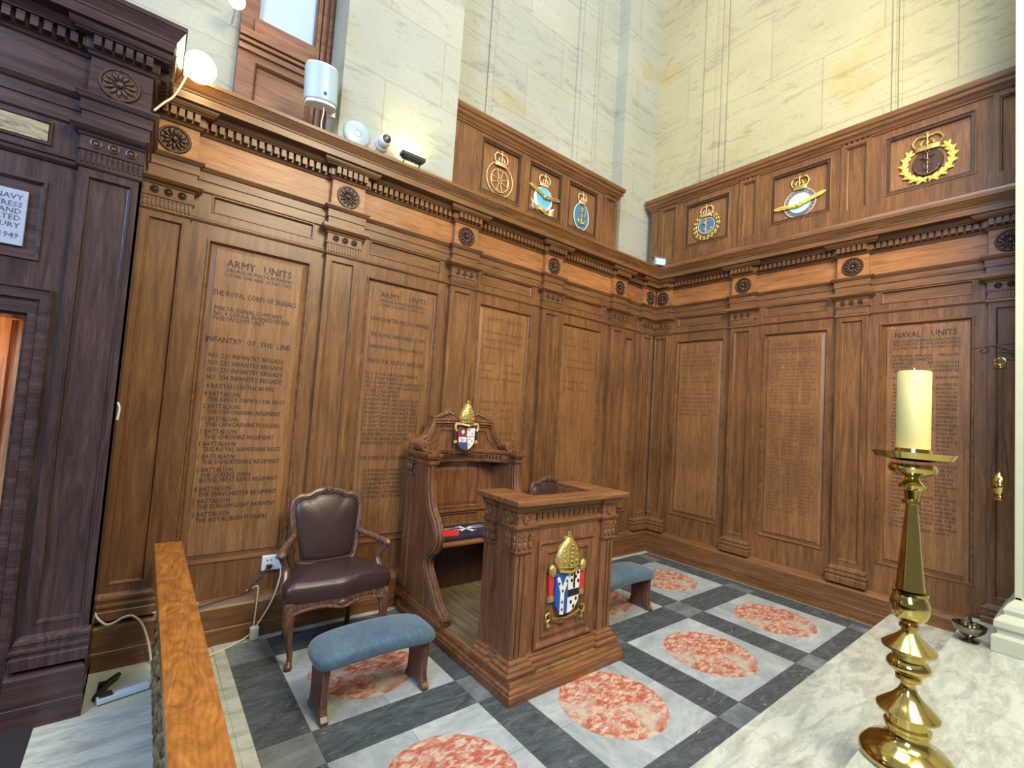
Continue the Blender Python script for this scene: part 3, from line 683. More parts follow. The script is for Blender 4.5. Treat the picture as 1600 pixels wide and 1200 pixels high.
# ------------------------------------------------------------------ floors
mb = MB(); mb.box(-8.5, 0.3, -7.0, 0.3, -0.3, -0.004); floor = mb.build('floor', M_STRIP, None); struct(floor)
X0, TA, TB = 0.26, 0.83, 0.25; Y0 = 0.32
tx = [(-(X0 + i * 1.08) - 0.83, -(X0 + i * 1.08)) for i in range(4)]; ty = [(-(Y0 + j * 1.08) - 0.83, -(Y0 + j * 1.08)) for j in range(2)]
g = 0.0025
def slab(mb, x0, x1, y0, y1, z=0.0): mb.box(x0 + g / 2, x1 - g / 2, y0 + g / 2, y1 - g / 2, -0.02, z)
mb = MB(); mb2 = MB()
for i, (a, b) in enumerate(tx):
    for j, (c, d) in enumerate(ty):
        mx, my = (a + b) / 2, (c + d) / 2
        for k, q in enumerate(((a, mx, c, my), (mx, b, c, my), (a, mx, my, d), (mx, b, my, d))):
            slab(mb if (i + j + k) % 3 else mb2, *q)
mb.build('pale_slabs', M_TILE, floor); mb2.build('blue_grey_slabs', M_TILE2, floor)
mb = MB(); mb2 = MB()
xb = [(-0.26, -0.13)] + [(tx[i + 1][1], tx[i][0]) for i in range(3)] + [(-4.575, tx[3][0])]
yb = [(-0.32, -0.055), (ty[1][1], ty[0][0]), (-2.50, ty[1][0])]
for i, (a, b) in enumerate(xb):
    for c, d in ty: slab(mb, a, b, c, d)
for c, d in yb:
    for a, b in tx: slab(mb, a, b, c, d)
    for a, b in xb: slab(mb2, a, b, c, d)
slab(mb, -0.13, -0.02, -2.5, -0.055)
mb.build('dark_bands', M_BAND, floor); mb2.build('crossing_blocks', M_BAND2, floor)
for i, (a, b) in enumerate(tx):
    for j, (c, d) in enumerate(ty):
        mb = MB(); mb.lathe([(0.315, -0.01), (0.315, 0.0008), (0, 0.0008)], n=64); mb.build('marble_roundel', M_RED, floor, loc=((a + b) / 2 , (c + d) / 2, 0), sm=True)
mb = MB(); mb.box(-4.64, -4.577, -7, -0.02, -0.02, 0.0015); mb.box(-4.64, 0.0, -0.05, 0.0, -0.02, 0.001); mb.build('kerb_strip', M_WHITE, floor)
mb = MB()
for a, b, c, d in [(-5.40, -4.642, -1.35, -0.47), (-5.40, -4.642, -2.5, -1.352), (-5.40, -4.642, -7, -2.502)]: mb.box(a, b, c, d, -0.02, 0.004)
mb.build('white_slabs', M_WHITE, floor)
mb = MB(); mb.box(-8.5, -5.402, -7, -0.43, -0.02, 0.0); mb.build('dark_carpet', plain('dark_carpet', (30, 26, 30), 0.9), floor)
def step(name, x0, y1, z0, z1, cuts):
    mb = MB(); ys = [y1] + cuts + [-7.0]
    for c, d in zip(ys[1:], ys):
        xs = [x0, x0 + 1.7, x0 + 3.1, 0.05]
        for a, b in zip(xs, xs[1:]):
            if b > a: mb.box(a + 0.001, b - 0.001, c + 0.001, d - 0.001, z0, z1)
    o = mb.build(name, M_WHITE, None, bev=0.003); struct(o); return o
step('floor_step', -4.55, -2.462, 0, 0.145, []); step('floor_step', -4.55, -2.93, 0.145, 0.29, [])

# ------------------------------------------------------------------ heraldic helpers (x right, y into the wall, z up)
def crown(parent, cx, z0, w_, h, y, mat):
    mb = MB(); hw = w_ / 2; bh = h * 0.24
    band = [(cx + hw * 0.86 * math.sin(a), y - 0.012 - 0.016 * math.cos(a), 0) for a in [(-PI / 2) + PI * i / 10 for i in range(11)]]
    for zz, r in ((z0 + 0.006, 0.006), (z0 + bh, 0.0055)): mb.tube([(a, b, zz + (1 - abs(a - cx) / hw) * -0.004, r) for a, b, _ in band], n=6)
    mb.sweep([(a, b) for a, b, _ in band], [(-0.002, z0), (0.002, z0), (0.002, z0 + bh), (-0.002, z0 + bh)])
    top = (cx, y - 0.02, z0 + h * 0.80)
    for sg in (-1, 1):
        mb.tube([(a, b, c, r) for a, b, c, r in smooth([(cx + sg * hw * 0.86, y - 0.012, z0 + bh, .006), (cx + sg * hw * 1.06, y - 0.014, z0 + h * 0.52, .008), (cx + sg * hw * 0.70, y - 0.016, z0 + h * 0.78, .009), (cx + sg * hw * .2, y - 0.018, z0 + h * 0.76, .008), (cx, y - 0.02, z0 + h * 0.70, .006)], 6)], n=6)
        mb.tube(smooth([(cx + sg * hw * 0.4, y - 0.024, z0 + bh, .004), (cx + sg * hw * 0.44, y - 0.026, z0 + h * 0.42, .005), (cx + sg * hw * .22, y - 0.024, z0 + h * 0.56, .004)], 4), n=6)
        mb.ell((cx + sg * hw * 0.45, y - 0.03, z0 + h * 0.34), (.011, .006, .013), 8, 5)
    mb.tube([(cx, y - 0.03, z0 + bh, .006), (cx, y - 0.03, z0 + h * 0.8, .005)], n=6)
    mb.ell((cx, y - 0.03, z0 + h * 0.38), (.013, .007, .014), 8, 5)
    mb.ell((cx, y - 0.022, z0 + h * 0.82), (.011, .009, .011), 8, 6)
    mb.box(cx - .004, cx + .004, y - .026, y - .018, z0 + h * .86, z0 + h); mb.box(cx - .012, cx + .012, y - .026, y - .018, z0 + h * .91, z0 + h * .955)
    return mb.build('crown', mat, parent, sm=True)
def anchor(parent, cx, z0, z1, w_, y, mat, rope=True):
    mb = MB(); h = z1 - z0
    mb.tube([(cx, y, z0, .008), (cx, y, z1 - .016, .007)], n=8)
    mb.tube([(cx + .012 * math.cos(a), y, z1 - .006 + .012 * math.sin(a)) for a in [2 * PI * i / 12 for i in range(12)]], .004, 6, True)
    mb.tube([(cx - w_ * .3, y, z0 + h * .74, .006), (cx + w_ * .3, y, z0 + h * .80, .006)], n=6)
    mb.tube(smooth([(cx - w_ / 2, y, z0 + h * .3, .003), (cx - w_ * .34, y, z0 + h * .1, .008), (cx, y, z0, .010), (cx + w_ * .34, y, z0 + h * .1, .008), (cx + w_ / 2, y, z0 + h * .3, .003)], 5), n=6)
    for s_ in (-1, 1): mb.cprism([(cx + s_ * w_ * .5, z0 + h * .38), (cx + s_ * w_ * .56, z0 + h * .2), (cx + s_ * w_ * .38, z0 + h * .27)], y - .004, y + .004)
    if rope: mb.tube(smooth([(cx + .01, y - .008, z1 - .02), (cx - .02, y - .01, z0 + h * .72), (cx + .02, y - .012, z0 + h * .5), (cx - .018, y - .012, z0 + h * .3), (cx + .015, y - .01, z0 + h * .14)], 6), .0035, 6)
    return mb.build('anchor', mat, parent, sm=True)
def arc_text(parent, txt, cx, cz, r, h, y, mat, a0, a1, flip=False):
    mb = MB(); n = len(txt)
    for i, ch in enumerate(txt):
        if ch == ' ': continue
        a = a0 + (a1 - a0) * (i + .5) / n; vs, fs, xa, xb = glyphs(ch); k = h / .69; rot = a - PI / 2 if not flip else a + PI / 2
        V_ = []
        for v in vs:
            u, w_ = (v.x - (xa + xb) / 2) * k, (v.y - .345) * k
            V_.append(mb.v((cx + r * math.cos(a) + u * math.cos(rot) - w_ * math.sin(rot), y, cz + r * math.sin(a) + u * math.sin(rot) + w_ * math.cos(rot))))
        for f in fs: mb.f([V_[j] for j in f])
    return mb.build('motto', mat, parent, weld=False)
def disc(parent, name, cx, cz, rx, rz_, y0, y1, mat, bev=.004):
    return MB().cprism(circ(cx, cz, rx, rz_, 40), y0, y1, bev).build(name, mat, parent)
def oval_ring(parent, name, cx, cz, rx, rz_, r, y, mat):
    return MB().tube([(a, y, b) for a, b in circ(cx, cz, rx, rz_, 48)], r, 8, True).build(name, mat, parent, sm=True)
def wings(parent, name, pts_l, pts_r, y, mat, body):
    mb = MB()
    for (x0, z0), (x1, z1) in (pts_l, pts_r):
        L = math.hypot(x1 - x0, z1 - z0); a = math.atan2(z1 - z0, x1 - x0)
        for k in range(7):
            f = .25 + .125 * k; off = (.018 - .005 * k) * (1 if True else 1)
            c_ = (x0 + (x1 - x0) * f * .9, y - .004 * (7 - k) * .3, z0 + (z1 - z0) * f * .9 - .006 + .003 * (k % 2))
            R = Matrix.Rotation(-(a + (.22 if x1 > x0 else -.22)), 3, 'Y'); mb.ell(c_, (L * .17, .006, .012), 8, 5, R)
        R = Matrix.Rotation(-a, 3, 'Y'); mb.ell(((x0 + x1) / 2, y - .006, (z0 + z1) / 2 + .01), (L * .5, .009, .012), 10, 6, R)
    mb.ell((body[0], y - .012, body[1]), (.028, .016, .02), 10, 6); mb.ell((body[0] + .02, y - .022, body[1] + .012), (.012, .010, .010), 8, 6)
    return mb.build(name, mat, parent, sm=True)
def ribbon(parent, name, pts, w_, y, mat, th=.004):
    """wavy ribbon through (x,z) points, band height w_"""
    mb = MB(); P = smooth(pts, 6); A = []
    for i, (x, z) in enumerate(P):
        yy = y - .008 * math.sin(i * .5); A.append([mb.v((x, yy, z - w_ / 2)), mb.v((x, yy, z + w_ / 2)), mb.v((x, yy + th, z + w_ / 2)), mb.v((x, yy + th, z - w_ / 2))])
    for a, b in zip(A, A[1:]):
        for j in range(4): mb.f([a[j], a[(j + 1) % 4], b[(j + 1) % 4], b[j]])
    mb.f(A[0]); mb.f(A[-1]); return mb.build(name, mat, parent, sm=True)
def leaves(parent, cx, cz, r, a0, a1, n, mat, L=.03, maple=False, y=-.014, wd=.38):
    mb = MB()
    for i in range(n):
        a = a0 + (a1 - a0) * i / (n - 1); sgn = 1 if a1 > a0 else -1
        for s_ in (-1, 0, 1) if not maple else (-1, 1):
            d = a + sgn * (PI / 2) - sgn * s_ * .75; R = Matrix.Rotation(-d, 3, 'Y')
            c_ = (cx + (r + s_ * -.012) * math.cos(a) + .6 * L * math.cos(d), y - .004 * (s_ == 0), cz + (r + s_ * -.012) * math.sin(a) + .6 * L * math.sin(d))
            mb.ell(c_, (L, .008, L * wd), 8, 5, R)
        if maple:
            for d in (a, a + .8, a - .8):
                R = Matrix.Rotation(-d, 3, 'Y'); mb.ell((cx + (r + .014) * math.cos(a) + .012 * math.cos(d), y - .006, cz + (r + .014) * math.sin(a) + .012 * math.sin(d)), (.022, .006, .009), 8, 5, R)
    mb.tube([(cx + r * math.cos(a0 + (a1 - a0) * i / 20), y + .002, cz + r * math.sin(a0 + (a1 - a0) * i / 20)) for i in range(21)], .005, 6)
    return mb.build('wreath', mat, parent, sm=True)

# badges on the left attic (y = 0.228 panel face)
YA = 0.228
t = thing('heraldic_badge', 'thin gold outline badge, crown over two ovals and a cross, leftmost of the six badges', 'badge', (-2.466, YA, 4.00))
oval_ring(t, 'outer_oval', 0, 0, .163, .175, .006, -.01, M_PGOLD); oval_ring(t, 'inner_oval', 0, -.012, .112, .118, .0055, -.01, M_PGOLD)
mb = MB()
for k in range(4):
    a = PI / 2 * k + PI / 4 + PI / 4
    for s_ in (-1, 1): mb.tube([(.028 * math.cos(a + s_ * .5), -.01, -.012 + .028 * math.sin(a + s_ * .5)), (.108 * math.cos(a + s_ * .33), -.01, -.012 + .112 * math.sin(a + s_ * .33))], .004, 6)
    mb.tube([(.100 * math.cos(a + f * .33), -.01, -.012 + .104 * math.sin(a + f * .33)) for f in (-1, 0, 1)], .004, 6)
mb.tube([(x, -.01, z - .012) for x, z in circ(0, 0, .027, .027, 20)], .004, 6, True)
mb.build('cross', M_PGOLD, t, sm=True)
mb = MB(); write(mb, 'A', -.013, .013, -.028, .032, -.012); mb.build('letter', M_PGOLD, t, weld=False)
crown(t, 0, .135, .155, .165, 0, M_PGOLD)
t = thing('heraldic_badge', 'crowned turquoise badge with gold bird and gold scroll below, second badge from left', 'badge', (-1.862, YA, 4.015))
disc(t, 'white_mantling', 0, -.01, .135, .13, -.008, 0, M_WH); disc(t, 'turquoise_oval', 0, 0, .112, .115, -.016, -.006, M_SKY)
oval_ring(t, 'rim', 0, 0, .114, .117, .004, -.014, M_WH)
wings(t, 'gold_bird', ((0, .01), (-.215, .085)), ((0, .0), (.225, .03)), -.026, M_GOLD, (0, 0)); crown(t, 0, .12, .15, .155, 0, M_PGOLD)
ribbon(t, 'gold_scroll', [(-.17, -.085), (-.12, -.135), (-.05, -.125), (.03, -.165), (.09, -.17), (.15, -.12)], .045, -.02, M_GOLD)
mb = MB(); mb.cprism([(-.18, -.05), (-.15, -.10), (-.17, -.13), (-.13, -.16), (-.1, -.1)], -.014, 0); mb.cprism([(.17, -.07), (.13, -.12), (.16, -.16), (.11, -.17), (.09, -.11)], -.014, 0); mb.build('white_ribbon_end', M_WH, t)
t = thing('heraldic_badge', 'crowned sea blue oval badge with gold figure, third from left, nearest the corner', 'badge', (-1.262, YA, 3.992))
disc(t, 'blue_oval', 0, 0, .118, .155, -.014, 0, M_SEA); oval_ring(t, 'rim', 0, 0, .122, .159, .006, -.012, M_PALE); crown(t, 0, .145, .125, .155, 0, M_PGOLD)
anchor(t, -.005, -.095, .10, .12, -.022, M_GOLD, False)
mb = MB(); mb.tube(smooth([(.01, -.02, .09), (.05, -.02, .06), (.045, -.02, .01), (.01, -.02, 0)], 5), .007, 6); mb.ell((-.045, -.018, -.05), (.028, .008, .016), 8, 5); mb.ell((.04, -.018, -.075), (.024, .008, .018), 8, 5); mb.build('gold_figure', M_GOLD, t, sm=True)
mb = MB(); mb.box(-.04, .02, -.024, -.008, -.165, -.135); mb.build('buckle', M_GOLD, t, bev=.003)
# badges on the right attic
def bthing(label, s_, z): return thing('heraldic_badge', label, 'badge', (0.058, -s_, z), RB)
t = bthing('crowned badge with blue disc, gold anchor and gold maple wreath, nearest corner on right wall', .617, 4.045)
disc(t, 'blue_disc', 0, 0, .103, .103, -.014, 0, M_SEA); oval_ring(t, 'rim', 0, 0, .104, .104, .004, -.012, M_PALE)
leaves(t, 0, 0, .135, -PI / 2 + .12, PI / 2 - .5, 8, M_GOLD, .026, True); leaves(t, 0, 0, .135, -PI / 2 - .12, -PI - PI / 2 + .5, 8, M_GOLD, .026, True)
anchor(t, 0, -.095, .085, .15, -.024, M_PGOLD); crown(t, 0, .115, .15, .155, 0, M_PGOLD)
t = bthing('crowned round badge with pale blue centre, lettered ring and gold eagle, middle of right wall', 1.645, 4.005)
disc(t, 'ring_disc', 0, 0, .15, .15, -.01, 0, M_NAVY); disc(t, 'pale_centre', 0, 0, .105, .105, -.016, -.004, M_PALE)
oval_ring(t, 'outer_rim', 0, 0, .15, .15, .006, -.01, M_PGOLD); oval_ring(t, 'inner_rim', 0, 0, .106, .106, .004, -.014, M_PGOLD)
arc_text(t, 'PER ARDUA AD ASTRA', 0, 0, .128, .024, -.0112, M_PGOLD, PI * 1.28, -PI * .28)
wings(t, 'gold_eagle', ((0, -.03), (-.235, -.015)), ((0, -.03), (.235, .045)), -.03, M_GOLDP, (0, -.03)); crown(t, 0, .14, .155, .17, 0, M_GOLD)
t = bthing('crowned badge with unpainted anchor shield in bright gold laurel wreath, upper right', 2.656, 4.055)
disc(t, 'shield', 0, -.01, .105, .115, -.014, 0, W_DK); anchor(t, 0, -.115, .09, .16, -.024, W_CH)
leaves(t, 0, .0, .158, -PI / 2 + .12, .50, 7, M_GOLDP, .044, False, -.014, .30); leaves(t, 0, .0, .158, -PI / 2 - .12, -PI - .50, 7, M_GOLDP, .044, False, -.014, .30)
mb = MB(); mb.tube([(-.07, -.016, -.19, .004), (.0, -.02, -.145, .008)], n=6); mb.tube([(.07, -.016, -.165, .004), (0, -.02, -.145, .008)], n=6); mb.build('wreath_stem', M_GOLDP, t, sm=True)
crown(t, 0, .10, .19, .165, -.004, M_GOLD)

# ------------------------------------------------------------------ arms with mitre
def mitre(parent, w_, h, z0, y, mat, kind=0):
    hw = w_ / 2
    out = smooth([(-hw * .74, 0), (-hw * .98, h * .30), (-hw * .78, h * .62), (-hw * .3, h * .9), (0, h * .96), (hw * .3, h * .9), (hw * .78, h * .62), (hw * .98, h * .30), (hw * .74, 0)], 4)
    mb = MB(); cx = 0; rows = []
    for k, (s_, d) in enumerate([(1, 0), (1, .012), (.9, .03), (.7, .042), (.4, .05), (0.02, .053)]):
        rows.append([mb.v((x * s_, y - d, z0 + h * .42 + (z - h * .42) * s_)) for x, z in out])
    for A, B in zip(rows, rows[1:]):
        for j in range(len(out)): mb.f([A[j], A[(j + 1) % len(out)], B[(j + 1) % len(out)], B[j]])
    mb.f(rows[-1]); m_ = mb.build('mitre', mat, parent, sm=True)
    mb = MB()
    mb.tube([(-hw * .76, y - .03, z0 + .012, .010), (0, y - .055, z0 + .004, .011), (hw * .76, y - .03, z0 + .012, .010)], n=8)
    mb.tube([(-hw * .84, y - .03, z0 + h * .16, .006), (0, y - .058, z0 + h * .14, .006), (hw * .84, y - .03, z0 + h * .16, .006)], n=6)
    for x in (-.16, .16): mb.tube([(x * hw, y - .056, z0 + h * .15, .004), (x * hw, y - .054, z0 + h * .6, .004), (x * hw * .6, y - .035, z0 + h * .9, .003)], n=6)
    for i in range(6): mb.ell((0, y - .056, z0 + h * (.2 + .11 * i)), (hw * .1, .006, h * .035), 8, 5)
    for s_ in (-1, 1):
        for i in range(3): mb.ell((s_ * hw * .5, y - .048 + .004 * i, z0 + h * (.3 + .14 * i)), (hw * .12, .006, h * .045), 8, 5)
        for i in range(13):                                        # crockets along the edge
            f = i / 12; x = s_ * hw * (1.0 - .95 * f ** 1.7); mb.ell((x, y - .012, z0 + h * (.30 + .63 * f)), (.006, .007, .006), 6, 4)
    mb.tube([(x, y - .018, z0 + h * 1.0 + z) for x, z in circ(0, 0, hw * .13, hw * .13, 12)], .005, 6, True); mb.ell((0, y - .018, z0 + h * .95), (.012, .01, .008), 8, 5)
    mb.build('mitre_ornament', mat, m_, sm=True); return m_
def shield_poly(hw, z1, z0):
    h = z1 - z0
    return [(-hw, z1), (hw, z1), (hw, z0 + h * .42), (hw * .92, z0 + h * .25), (hw * .68, z0 + h * .11), (hw * .34, z0 + h * .03), (0, z0), (-hw * .34, z0 + h * .03), (-hw * .68, z0 + h * .11), (-hw * .92, z0 + h * .25), (-hw, z0 + h * .42)]

# ------------------------------------------------------------------ platform, throne, lectern
PX = -2.91
t = thing('wooden_platform', 'low moulded oak platform carrying the throne and the lectern', 'platform', (-2.89, -0.78, 0))
mb = MB(); mb.box(-.47, .47, -.73, .74, 0.0, .108); mb.build('deck', wood('worn_deck_boards', (96, 78, 50), (126, 106, 72), (148, 130, 92), 'y', .6), t)
mb = MB(); mb.sweep([(-.47, .74), (-.47, -.73), (.47, -.73), (.47, .74)], [(0, 0), (.03, 0), (.03, .05), (.024, .056), (.024, .07), (.012, .082), (.012, .1), (.006, .112), (-.01, .112)]); mb.build('moulded_edge', W_FURH, t, bev=.002)

th = thing('throne', 'carved oak throne with coat of arms, high back and scrolled sides against the wall', 'throne', (PX, 0, .112))
def side_prof():
    f = [(-.70, .0), (-.735, .03), (-.72, .065), (-.68, .085), (-.63, .12), (-.565, .20), (-.475, .30), (-.445, .36), (-.465, .42), (-.53, .465), (-.575, .54), (-.57, .60), (-.525, .68), (-.46, .745), (-.42, .82), (-.39, .94), (-.383, 1.08)]
    return smooth(f, 3)
for sx_ in (-1, 1):
    fr = side_prof(); x0, x1 = sorted((sx_ * .455, sx_ * .395))
    mb = MB(); mb.prism([(-.03, 0.0)] + fr + [(-.03, 1.08)], x0, x1, 'x'); sp = mb.build('side_panel', W_FUR, th)
    mb = MB()
    for xx, off, r in ((x0 + .005, 0, .011), ((x0 + x1) / 2, .008, .014), (x1 - .005, 0, .011), (x0 - .002, -.028, .006), (x1 + .002, -.028, .006)):
        mb.tube([(xx, yy - off, zz) for yy, zz in fr if zz > .03], r, 7)
    mb.build('scrolled_edge', W_FUR, sp, sm=True)
    mb = MB(); xo = sx_ * .455; mb.box(min(xo, xo + sx_ * .016), max(xo, xo + sx_ * .016), -.15, -.05, .10, .98)
    mb.box(min(xo, xo + sx_ * .022), max(xo, xo + sx_ * .022), -.16, -.04, 0.98, 1.0)
    for i in range(3): mb.ell((xo + sx_ * .018, -.07 - i * .03, 1.04), (.010, .014, .03), 8, 5)
    mb.box(min(xo, xo + sx_ * .03), max(xo, xo + sx_ * .03), -.17, -.035, 1.07, 1.085); mb.build('side_pilaster', W_FUR, sp, bev=.002)
    mb = MB(); mb.box(x0 - .02, x1 + .02, -.73, -.02, 0, .03); mb.box(x0 - .012, x1 + .012, -.715, -.02, .03, .05); mb.build('foot_block', W_FUR, sp, bev=.003)
    mb = MB()
    cs = [(-.02, 1.075), (-.40, 1.075)]
    for o_, za, zb in ((.0, 1.075, 1.09), (.012, 1.09, 1.115), (.0, 1.115, 1.135), (.022, 1.135, 1.15), (.03, 1.15, 1.172)):
        mb.box(x0 - o_ - .004, x1 + o_ + .004, -.40 - o_, -.02, za, zb)
    for zz, rr in ((1.215, .045),):                              # volute over the cap
        mb.lathe([(0, -.265), (rr * .9, -.265), (rr, -.25), (rr, -.05), (0, -.05)], ((x0 + x1) / 2, 0, zz), 20, 'y')
        mb.tube([((x0 + x1) / 2 + (rr - .006 * k) * math.cos(k * .7) * .8, -.268, zz + (rr - .006 * k) * math.sin(k * .7) * .8) for k in range(9)], .006, 6)
    for i in range(4): mb.box(x0 - .01, x1 + .01, -.42 + i * .022, -.41 + i * .022, 1.172, 1.19)
    mb.build('arm_cap', W_FUR, th, bev=.002)
mb = MB(); mb.holed(-.40, .40, 0, 1.12, -.055, [(-.265, .265, .66, 1.04), (-.265, .265, .50, .62)]); mb.box(-.40, .40, -.045, -.03, 0, 1.10)
mb.rings(-.265, .265, .66, 1.04, [(0, -.055), (.004, -.062), (.012, -.062), (.02, -.046), (.035, -.052), (.05, -.056)]); mb.rings(-.265, .265, .50, .62, [(0, -.055), (.004, -.062), (.012, -.062), (.02, -.046)])
for z in (1.045, .63): mb.box(-.39, .39, -.075, -.055, z, z + .02)
mb.build('back_panel', W_FUR, th)
arc = [(-.40 + .80 * i / 16, -.33 + .235 * math.sin(PI * i / 16) ** 0.55) for i in range(17)]
mb = MB(); mb.sweep(arc, [(-.03, 1.07), (0, 1.07), (.006, 1.085), (.006, 1.10), (.012, 1.104), (.012, 1.14), (.022, 1.15), (.026, 1.165), (.026, 1.18), (-.03, 1.18)]); mb.box(-.40, .40, -.10, -.03, 1.07, 1.175)
cor = mb.build('curved_cornice', W_FURH, th)
mb = MB()
for i in range(32):
    f = (i + .5) / 32; x = -.40 + .80 * f; y = -.33 + .235 * math.sin(PI * f) ** 0.55; mb.box(x - .007, x + .007, y - .022, y - .004, 1.108, 1.134)
mb.build('cornice_flutes', W_DK, cor)
half = [(-.47, 1.14), (-.475, 1.20), (-.45, 1.245), (-.40, 1.265), (-.355, 1.30), (-.325, 1.355), (-.305, 1.425), (-.305, 1.455), (-.27, 1.452), (-.235, 1.46), (-.20, 1.475), (-.165, 1.51), (-.145, 1.525), (-.125, 1.50), (-.10, 1.465), (-.08, 1.45)]
mb = MB(); mb.prism(half + [(-x, z) for x, z in half[::-1]], -.125, -.04, 'y'); ped = mb.build('pediment', W_FUR, th, bev=.002)
mb = MB()
for off, r, dy in ((0, .010, -.14), (.022, .012, -.138), (.045, .007, -.132)):
    ln = [(-.455, 1.235 - off), (-.41, 1.255 - off), (-.36, 1.285 - off), (-.325, 1.345 - off), (-.30, 1.425 - off), (-.20, 1.43 - off), (.20, 1.43 - off), (.30, 1.425 - off), (.325, 1.345 - off), (.36, 1.285 - off), (.41, 1.255 - off), (.455, 1.235 - off)]
    ln = [(x * (1 - off * 1.5), z) for x, z in ln]; mb.tube([(x, dy, z) for x, z in ln], r, 7)
ln = [(-.34, 1.20), (-.30, 1.245), (-.265, 1.27), (-.245, 1.325), (-.22, 1.345), (.22, 1.345), (.245, 1.325), (.265, 1.27), (.30, 1.245), (.34, 1.20)]
mb.tube([(x, -.128, z) for x, z in ln], .007, 6)
for s_ in (-1, 1):
    for i in range(7):
        R = Matrix.Rotation(-s_ * .6, 3, 'Y'); mb.ell((s_ * (.12 + i * .026), -.132, 1.49 - abs(i - 1) * .009), (.016, .008, .012), 8, 5, R)
    mb.tube([(s_ * (.40 + (.035 - .004 * k) * math.cos(k * .8)), -.13, 1.215 + (.035 - .004 * k) * math.sin(k * .8)) for k in range(8)], .007, 6)
mb.build('pediment_carving', W_FUR, ped, sm=True)
mb = MB(); mb.box(-.395, .395, -.43, -.05, .445, .482); mb.tube([(-.395, -.43, .463), (.395, -.43, .463)], .018, 8); mb.build('seat', W_FURH, th, bev=.003)
mb = MB(); mb.box(-.395, .395, -.10, -.06, 0, .44); mb.build('seat_backboard', W_DK, th)
# arms on the throne
coa = thing('small_arms', 'painted arms', 'x'); 
for k_ in ('label', 'category'): del coa[k_]
coa.name = 'coat_of_arms'; coa.parent = th; coa.location = (0.0, -.16, 1.17)
mb = MB(); mb.cprism(shield_poly(.085, .205, .0), -.025, 0, .004); mb.build('shield', M_MAR, coa)
mb = MB(); mb.quad((0, -.0265, .20), (.08, -.0265, .20), (.08, -.0265, .125), (0, -.0265, .125)); mb.quad((-.078, -.0265, .12), (0, -.0265, .12), (0, -.0265, .075), (-.078, -.0265, .075)); mb.cprism([(.005, .12), (.08, .12), (.078, .07), (.05, .035), (.02, .012)], -.0275, -.026)
mb.build('white_quarters', M_WH, coa)
mb = MB(); mb.cprism([(-.066, .06), (-.004, .06), (-.004, .008), (-.03, .014), (-.055, .035)], -.0275, -.026); mb.build('blue_base', M_BLU2, coa)
mb = MB(); mb.cprism([(-.04, .185), (-.022, .163), (-.04, .141), (-.058, .163)], -.028, -.026); mb.build('white_lozenge', M_WH, coa)
mb = MB()
for x, z in ((.02, .18), (.055, .15), (.03, .10), (.055, .085), (.03, .055), (-.055, .105), (-.03, .095), (-.05, .085)): mb.ell((x, -.0275, z), (.008, .002, .007), 6, 4)
mb.build('grey_charges', M_NAVY, coa)
mitre(coa, .155, .205, .215, 0, M_GOLD)
for s_ in (-1, 1):
    mb = MB(); mb.tube(smooth([(s_ * .06, -.02, .225), (s_ * .105, -.02, .23), (s_ * .115, -.02, .195), (s_ * .10, -.02, .17)], 5), .012, 7); mb.build('infula_loop', M_PGOLD, coa, sm=True)
    mb = MB(); mb.box(s_ * .105 - .012, s_ * .105 + .012, -.02, -.008, .09, .18); mb.build('infula', W_DK, coa, bev=.002)
    mb = MB(); mb.box(s_ * .105 - .014, s_ * .105 + .014, -.022, -.006, .065, .09); mb.build('infula_end', M_PGOLD, coa, bev=.003)

# kneeler cushion lying on the throne seat
t = thing('embroidered_kneeler', 'flat dark purple kneeler with white star cross and red patch on the throne seat', 'cushion', (PX - .02, -.24, .5955))
mb = MB(); mb.ell((0, 0, .018), (.355, .17, .018), 24, 8, None, .28); mb.build('cushion', M_PURP, t, sm=True)
mb = MB(); zt = .0385
for k in range(4):
    a = k * PI / 2 + .35
    for s_ in (-1, 1):
        mb.quad((.04, 0, zt), (.04 + .022 * math.cos(a + s_ * .5), .022 * math.sin(a + s_ * .5), zt), (.04 + .10 * math.cos(a + s_ * .30), .10 * math.sin(a + s_ * .30), zt), (.04 + .075 * math.cos(a), .075 * math.sin(a), zt))
mb.build('white_star', M_WH, t)
mb = MB()
for y_, x0, x1 in ((.05, -.14, -.02), (.0, -.16, -.03), (.05, .12, .25), (.0, .12, .27)): mb.quad((x0, y_ - .006, zt), (x1, y_ - .004, zt), (x1, y_ + .004, zt), (x0, y_ + .006, zt))
mb.build('white_stripe', M_WH, t)
mb = MB(); mb.prism([(-.32, -.13), (-.12, -.15), (-.05, -.04), (-.18, .08), (-.31, .04)], .034, .040, 'z'); mb.build('red_patch', M_RED2, t)

# lectern ---------------------------------------------------------------------
lc = thing('lectern', 'oak prie-dieu lectern with painted arms and gold mitre in front of the throne', 'lectern', (-2.89, -1.45, .112))
HP = .44; dz = -.112
def pathL(o_=0, deep=.33):
    pf, pr = .02, .125          # pier projection, pier width
    return [(-HP, deep), (-HP, deep - .10), (-HP + pf, deep - .10), (-HP + pf, pr - .01), (-HP, pr - .01), (-HP, 0), (-HP + pr, 0), (-HP + pr, pf), (HP - pr, pf), (HP - pr, 0), (HP, 0), (HP, pr - .01), (HP - pf, pr - .01), (HP - pf, deep - .10), (HP, deep - .10), (HP, deep)]
P_ = pathL()
mb = MB()
poly = P_ + [(HP - .16, .33), (HP - .16, .08), (-HP + .16, .08), (-HP + .16, .33)]
mb.prism(poly, .002, .97 + .02, 'z'); body = mb.build('body', W_FUR, lc, bev=.002)
mb = MB()
mb.sweep(P_, [(0, .001), (.045, .001), (.045, .02), (.03, .03), (.03, .045), (.014, .06), (.014, .072), (.006, .08), (0, .085)])
mb.build('base_moulding', W_FURH, lc)
mb = MB()
